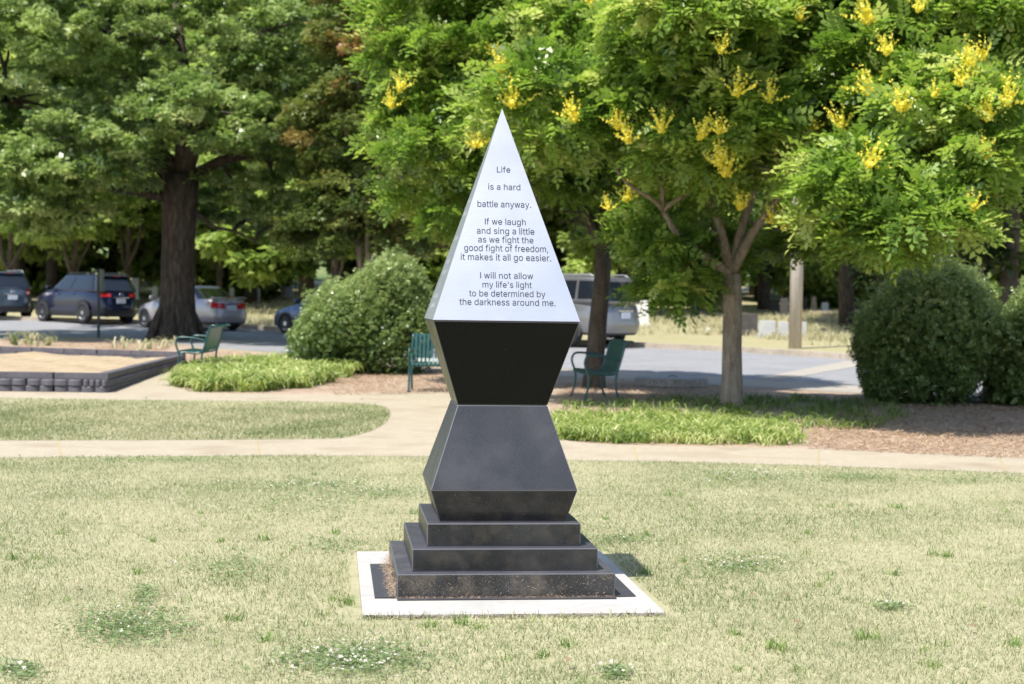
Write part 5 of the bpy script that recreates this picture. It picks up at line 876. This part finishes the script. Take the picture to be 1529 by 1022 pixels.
# liriope ground cover
T_ST = strapT()
def cover(poly, nclump, per, h, nm, label, tl, mat=m_lirio, spread=.05):
    c = scatter(poly, nclump); idx = np.repeat(np.arange(nclump), per); n = len(idx); pos = c[idx] + np.column_stack([rng.normal(0, spread, n), rng.normal(0, spread, n), np.full(n, .012)]); ct = rng.uniform(*tl, nclump)
    return tag(scaled(nm, T_ST, pos, .3, rng.uniform(h[0], h[1], n), np.clip(ct[idx] + rng.normal(0, .15, n), 0, 1), mat, nm), label, 'ground cover')
cover([(262, 580), (272, 566), (300, 556), (350, 549), (420, 546), (470, 550), (488, 562), (492, 572), (470, 580), (400, 587), (330, 587), (280, 586)], 360, 22, (.20, .40), 'ground_cover', 'bright arching strap-leaved ground cover beside the left bench', (.15, .95))
cover([(826, 655), (826, 628), (900, 626), (1000, 630), (1100, 637), (1180, 647), (1200, 662), (1190, 668), (1050, 667), (900, 664), (846, 660)], 520, 16, (.10, .22), 'ground_cover', 'bright strap-leaved ground cover along the path right of the monument', (.1, .9), spread=.045)
cover([(840, 606), (1000, 600), (1080, 596), (1200, 598), (1320, 606), (1350, 625), (1330, 642), (1210, 646), (1050, 630), (850, 616)], 230, 11, (.08, .18), 'ground_cover', 'shaded thin grassy ground cover around the grey trunk', (.0, .35), spread=.07)
cover([(494, 562), (500, 552), (530, 550), (536, 560), (515, 566)], 16, 26, (.30, .42), 'ground_cover', 'small tuft of strap leaves at the foot of the round bush', (.3, .8))
cover([(150, 522), (230, 516), (268, 516), (262, 530), (232, 527)], 12, 8, (.2, .4), 'ground_cover', 'thin straw coloured tufts in front of the thick oak trunk', (.35, .9), m_grass)
cover([(10, 514), (70, 512), (90, 518), (20, 519)], 7, 9, (.3, .5), 'ground_cover', 'few green tufts in the mulch behind the raised bed', (.1, .7), m_grass)
# pine straw
q = scatter([(500, 592), (690, 590), (690, 560), (470, 560)], 5000); q2 = scatter([(1205, 673), (1560, 689), (1560, 610), (1280, 605), (1210, 645)], 14000); q3 = scatter([(835, 604), (1080, 606), (1090, 580), (930, 572), (835, 572)], 5000); q4 = scatter([(262, 556), (300, 545), (440, 535), (300, 524), (262, 535)], 2500); q5 = scatter([(0, 512), (250, 515), (250, 527), (0, 514.5)], 3000)
q = np.concatenate([q, q2, q3, q4, q5]); q[:, 2] += .014 + rng.uniform(0, .02, len(q)); o = needles(len(q), lambda n: q, (.04, .13), .35, m_straw, 'pine_straw', None); tag(o, 'loose pine straw lying over the mulch beds', 'pine straw', None, 'stuff')
# dry tussock grass round the headstones and along the verge
q = np.concatenate([scatter([(930, 500), (1290, 520), (1290, 470), (930, 468)], 9000), scatter([(370, 486), (440, 492), (440, 452), (300, 452)], 4000), scatter([(1290, 522), (1529, 545), (1529, 475), (1290, 470)], 3000)])
pn = vnoise(q[:, 0] * .6, q[:, 1] * .5, 11); q = q[pn + rng.normal(0, .3, len(q)) > 0]; idx = np.repeat(np.arange(len(q)), 4); q = q[idx] + np.column_stack([rng.normal(0, .07, (len(idx), 2)), np.zeros(len(idx))])
tag(scaled('dry_grass', bladeT(2, .10, .6), q, .45, rng.uniform(.08, .30, len(q)), np.clip(rng.normal(.7, .25, len(q)), 0, 1), m_grass, 'dry_grass'), 'tufts of tall dry grass among the headstones', 'grass')
# fallen leaves on the lawn
lm = npmesh('fallen_leaf', diamond(1, .6, .5), np.array([[0, 1, 2, 3]])); lm.materials.append(plain('dry_leaf', (.22, .15, .09), .9))
for (u, v, w_) in ((845, 1005, 'below the white slab at the bottom edge'), (122, 885, 'on the left, above the dark clover patch'), (1130, 900, 'right of the slab corner'), (1168, 900, 'right of another leaf near the slab corner'), (1450, 948, 'near the lower right corner'), (1190, 942, 'beside a bright weed tuft, right of the slab')):
    p_ = gp(u, v); o = bpy.data.objects.new('fallen_leaf', lm); COL.objects.link(o); o.location = (p_[0], p_[1], .038); o.scale = (.045,) * 3; o.rotation_euler = (random.uniform(-.4, .4), random.uniform(-.5, .5), random.uniform(0, 6.28)); tag(o, 'dry brown leaf on the lawn ' + w_, 'leaf', 'dry leaves on the lawn')

# ------------------------------------------------------------------ cemetery
m_stone = mottled('pale_headstone', [(.3, (.38, .39, .40)), (.7, (.56, .57, .57))], sc=4, bump=.2, bsc=50); m_stone2 = mottled('tan_headstone', [(.3, (.30, .23, .16)), (.7, (.50, .40, .30))], sc=4, bump=.2, bsc=50)
m_stone3 = mottled('dark_headstone', [(.3, (.05, .045, .045)), (.7, (.11, .10, .095))], sc=4, bump=.2, bsc=50); m_white = mottled('white_marble', [(.3, (.60, .60, .58)), (.7, (.74, .74, .72))], sc=3, bump=.1)
def grave(kind, u0, u1, vt, vb, mat, label, Y=None, depth=.25, rz=0.):
    if Y is None: Y = gp((u0 + u1) / 2, vb)[1]
    k = Y / PX_F; X = at((u0 + u1) / 2, vb, Y)[0]; zb_ = float(terr(Y)); w_ = (u1 - u0) * k / 2; h = max(.2, at((u0 + u1) / 2, vt, Y)[2] - zb_)
    t_ = empty('headstone', (X, Y, zb_ - .02), rz, label, 'headstone', 'cemetery stones beyond the road')
    bm = bmesh.new(); box(bm, -w_ * 1.25, w_ * 1.25, -depth * .75, depth * .75, -.05, .14); bmo('base', bm, mat, t_, bevel=.015); bm = bmesh.new()
    if kind == 'slab': box(bm, -w_, w_, -depth / 2, depth / 2, .142, h)
    elif kind == 'round':
        P_ = [(-w_, .142), (w_, .142)] + [(w_ * math.cos(a), h - w_ * .6 + w_ * .6 * math.sin(a)) for a in np.linspace(0, math.pi, 12)]
        A = [bm.verts.new((x, -depth / 2, z)) for x, z in P_]; B_ = [bm.verts.new((x, depth / 2, z)) for x, z in P_]; bm.faces.new(A); bm.faces.new(B_[::-1])
        for i in range(len(P_)): j = (i + 1) % len(P_); bm.faces.new((A[i], B_[i], B_[j], A[j]))
    elif kind == 'obelisk': frustum(bm, w_ * .85, .142, w_ * .5, h * .9); frustum(bm, w_ * .5, h * .9 + .002, 0, h)
    bmo('stone', bm, mat, t_, bevel=.012); return t_
grave('slab', 1133, 1157, 478, 504, m_stone, 'wide pale grey headstone left of the utility pole')
grave('slab', 1162, 1176, 480, 505, m_stone, 'smaller pale grey headstone just left of the utility pole')
grave('slab', 1196, 1203, 480, 506, m_stone, 'narrow pale grey headstone just right of the utility pole')
grave('slab', 1085, 1128, 468, 500, m_stone3, 'wide dark low tomb behind the wide pale headstone', None, .9)
grave('round', 1226, 1236, 451, 466, m_white, 'small white round-topped headstone left of the dark evergreen')
grave('obelisk', 1209, 1220, 441, 467, m_stone2, 'tan pointed stone behind the pole')
grave('slab', 1196, 1204, 443, 466, m_stone3, 'tall dark stone beside the tan pointed stone')
grave('slab', 1165, 1176, 445, 475, m_stone3, 'tall dark stone left of the pole, behind the pale headstones')
grave('slab', 1150, 1163, 447, 466, m_stone3, 'dark stone left of the tall dark stone')
grave('slab', 1198, 1240, 465, 471, m_stone2, 'long low pinkish stone ledge in the cemetery', None, .6)
grave('slab', 1261, 1268, 489, 499, m_stone3, 'little dark marker in the dry grass right of the pole')
grave('slab', 1226, 1232, 490, 498, m_stone3, 'little dark marker in the dry grass, nearer the pole')
grave('slab', 947, 968, 448, 487, m_white, 'white upright monument right of the silver suv')
grave('slab', 938, 948, 434, 472, m_stone2, 'tall tan stone behind the silver suv')
grave('round', 343, 350, 429, 443, m_white, 'small white headstone on the lawn right of the saloon', 78)
grave('round', 382, 388, 429, 441, m_stone, 'small grey headstone right of the flared trunk', 80)
grave('slab', 392, 404, 424, 438, m_stone, 'broad pale headstone on the far lawn', 88)
grave('obelisk', 426, 438, 405, 438, m_stone, 'pale pointed monument left of the dark trunk', 90)
grave('slab', 419, 430, 424, 438, m_stone2, 'tan headstone beside the pale pointed monument', 92)
grave('round', 228, 236, 427, 440, m_white, 'white rounded stone just left of the oak trunk', 76)
grave('slab', 197, 208, 415, 430, m_white, 'white monument behind the navy suv, left of the oak trunk', 82)
grave('slab', 1054, 1060, 493, 498, m_white, 'tiny white marker in the dry verge left of the grey trunk')
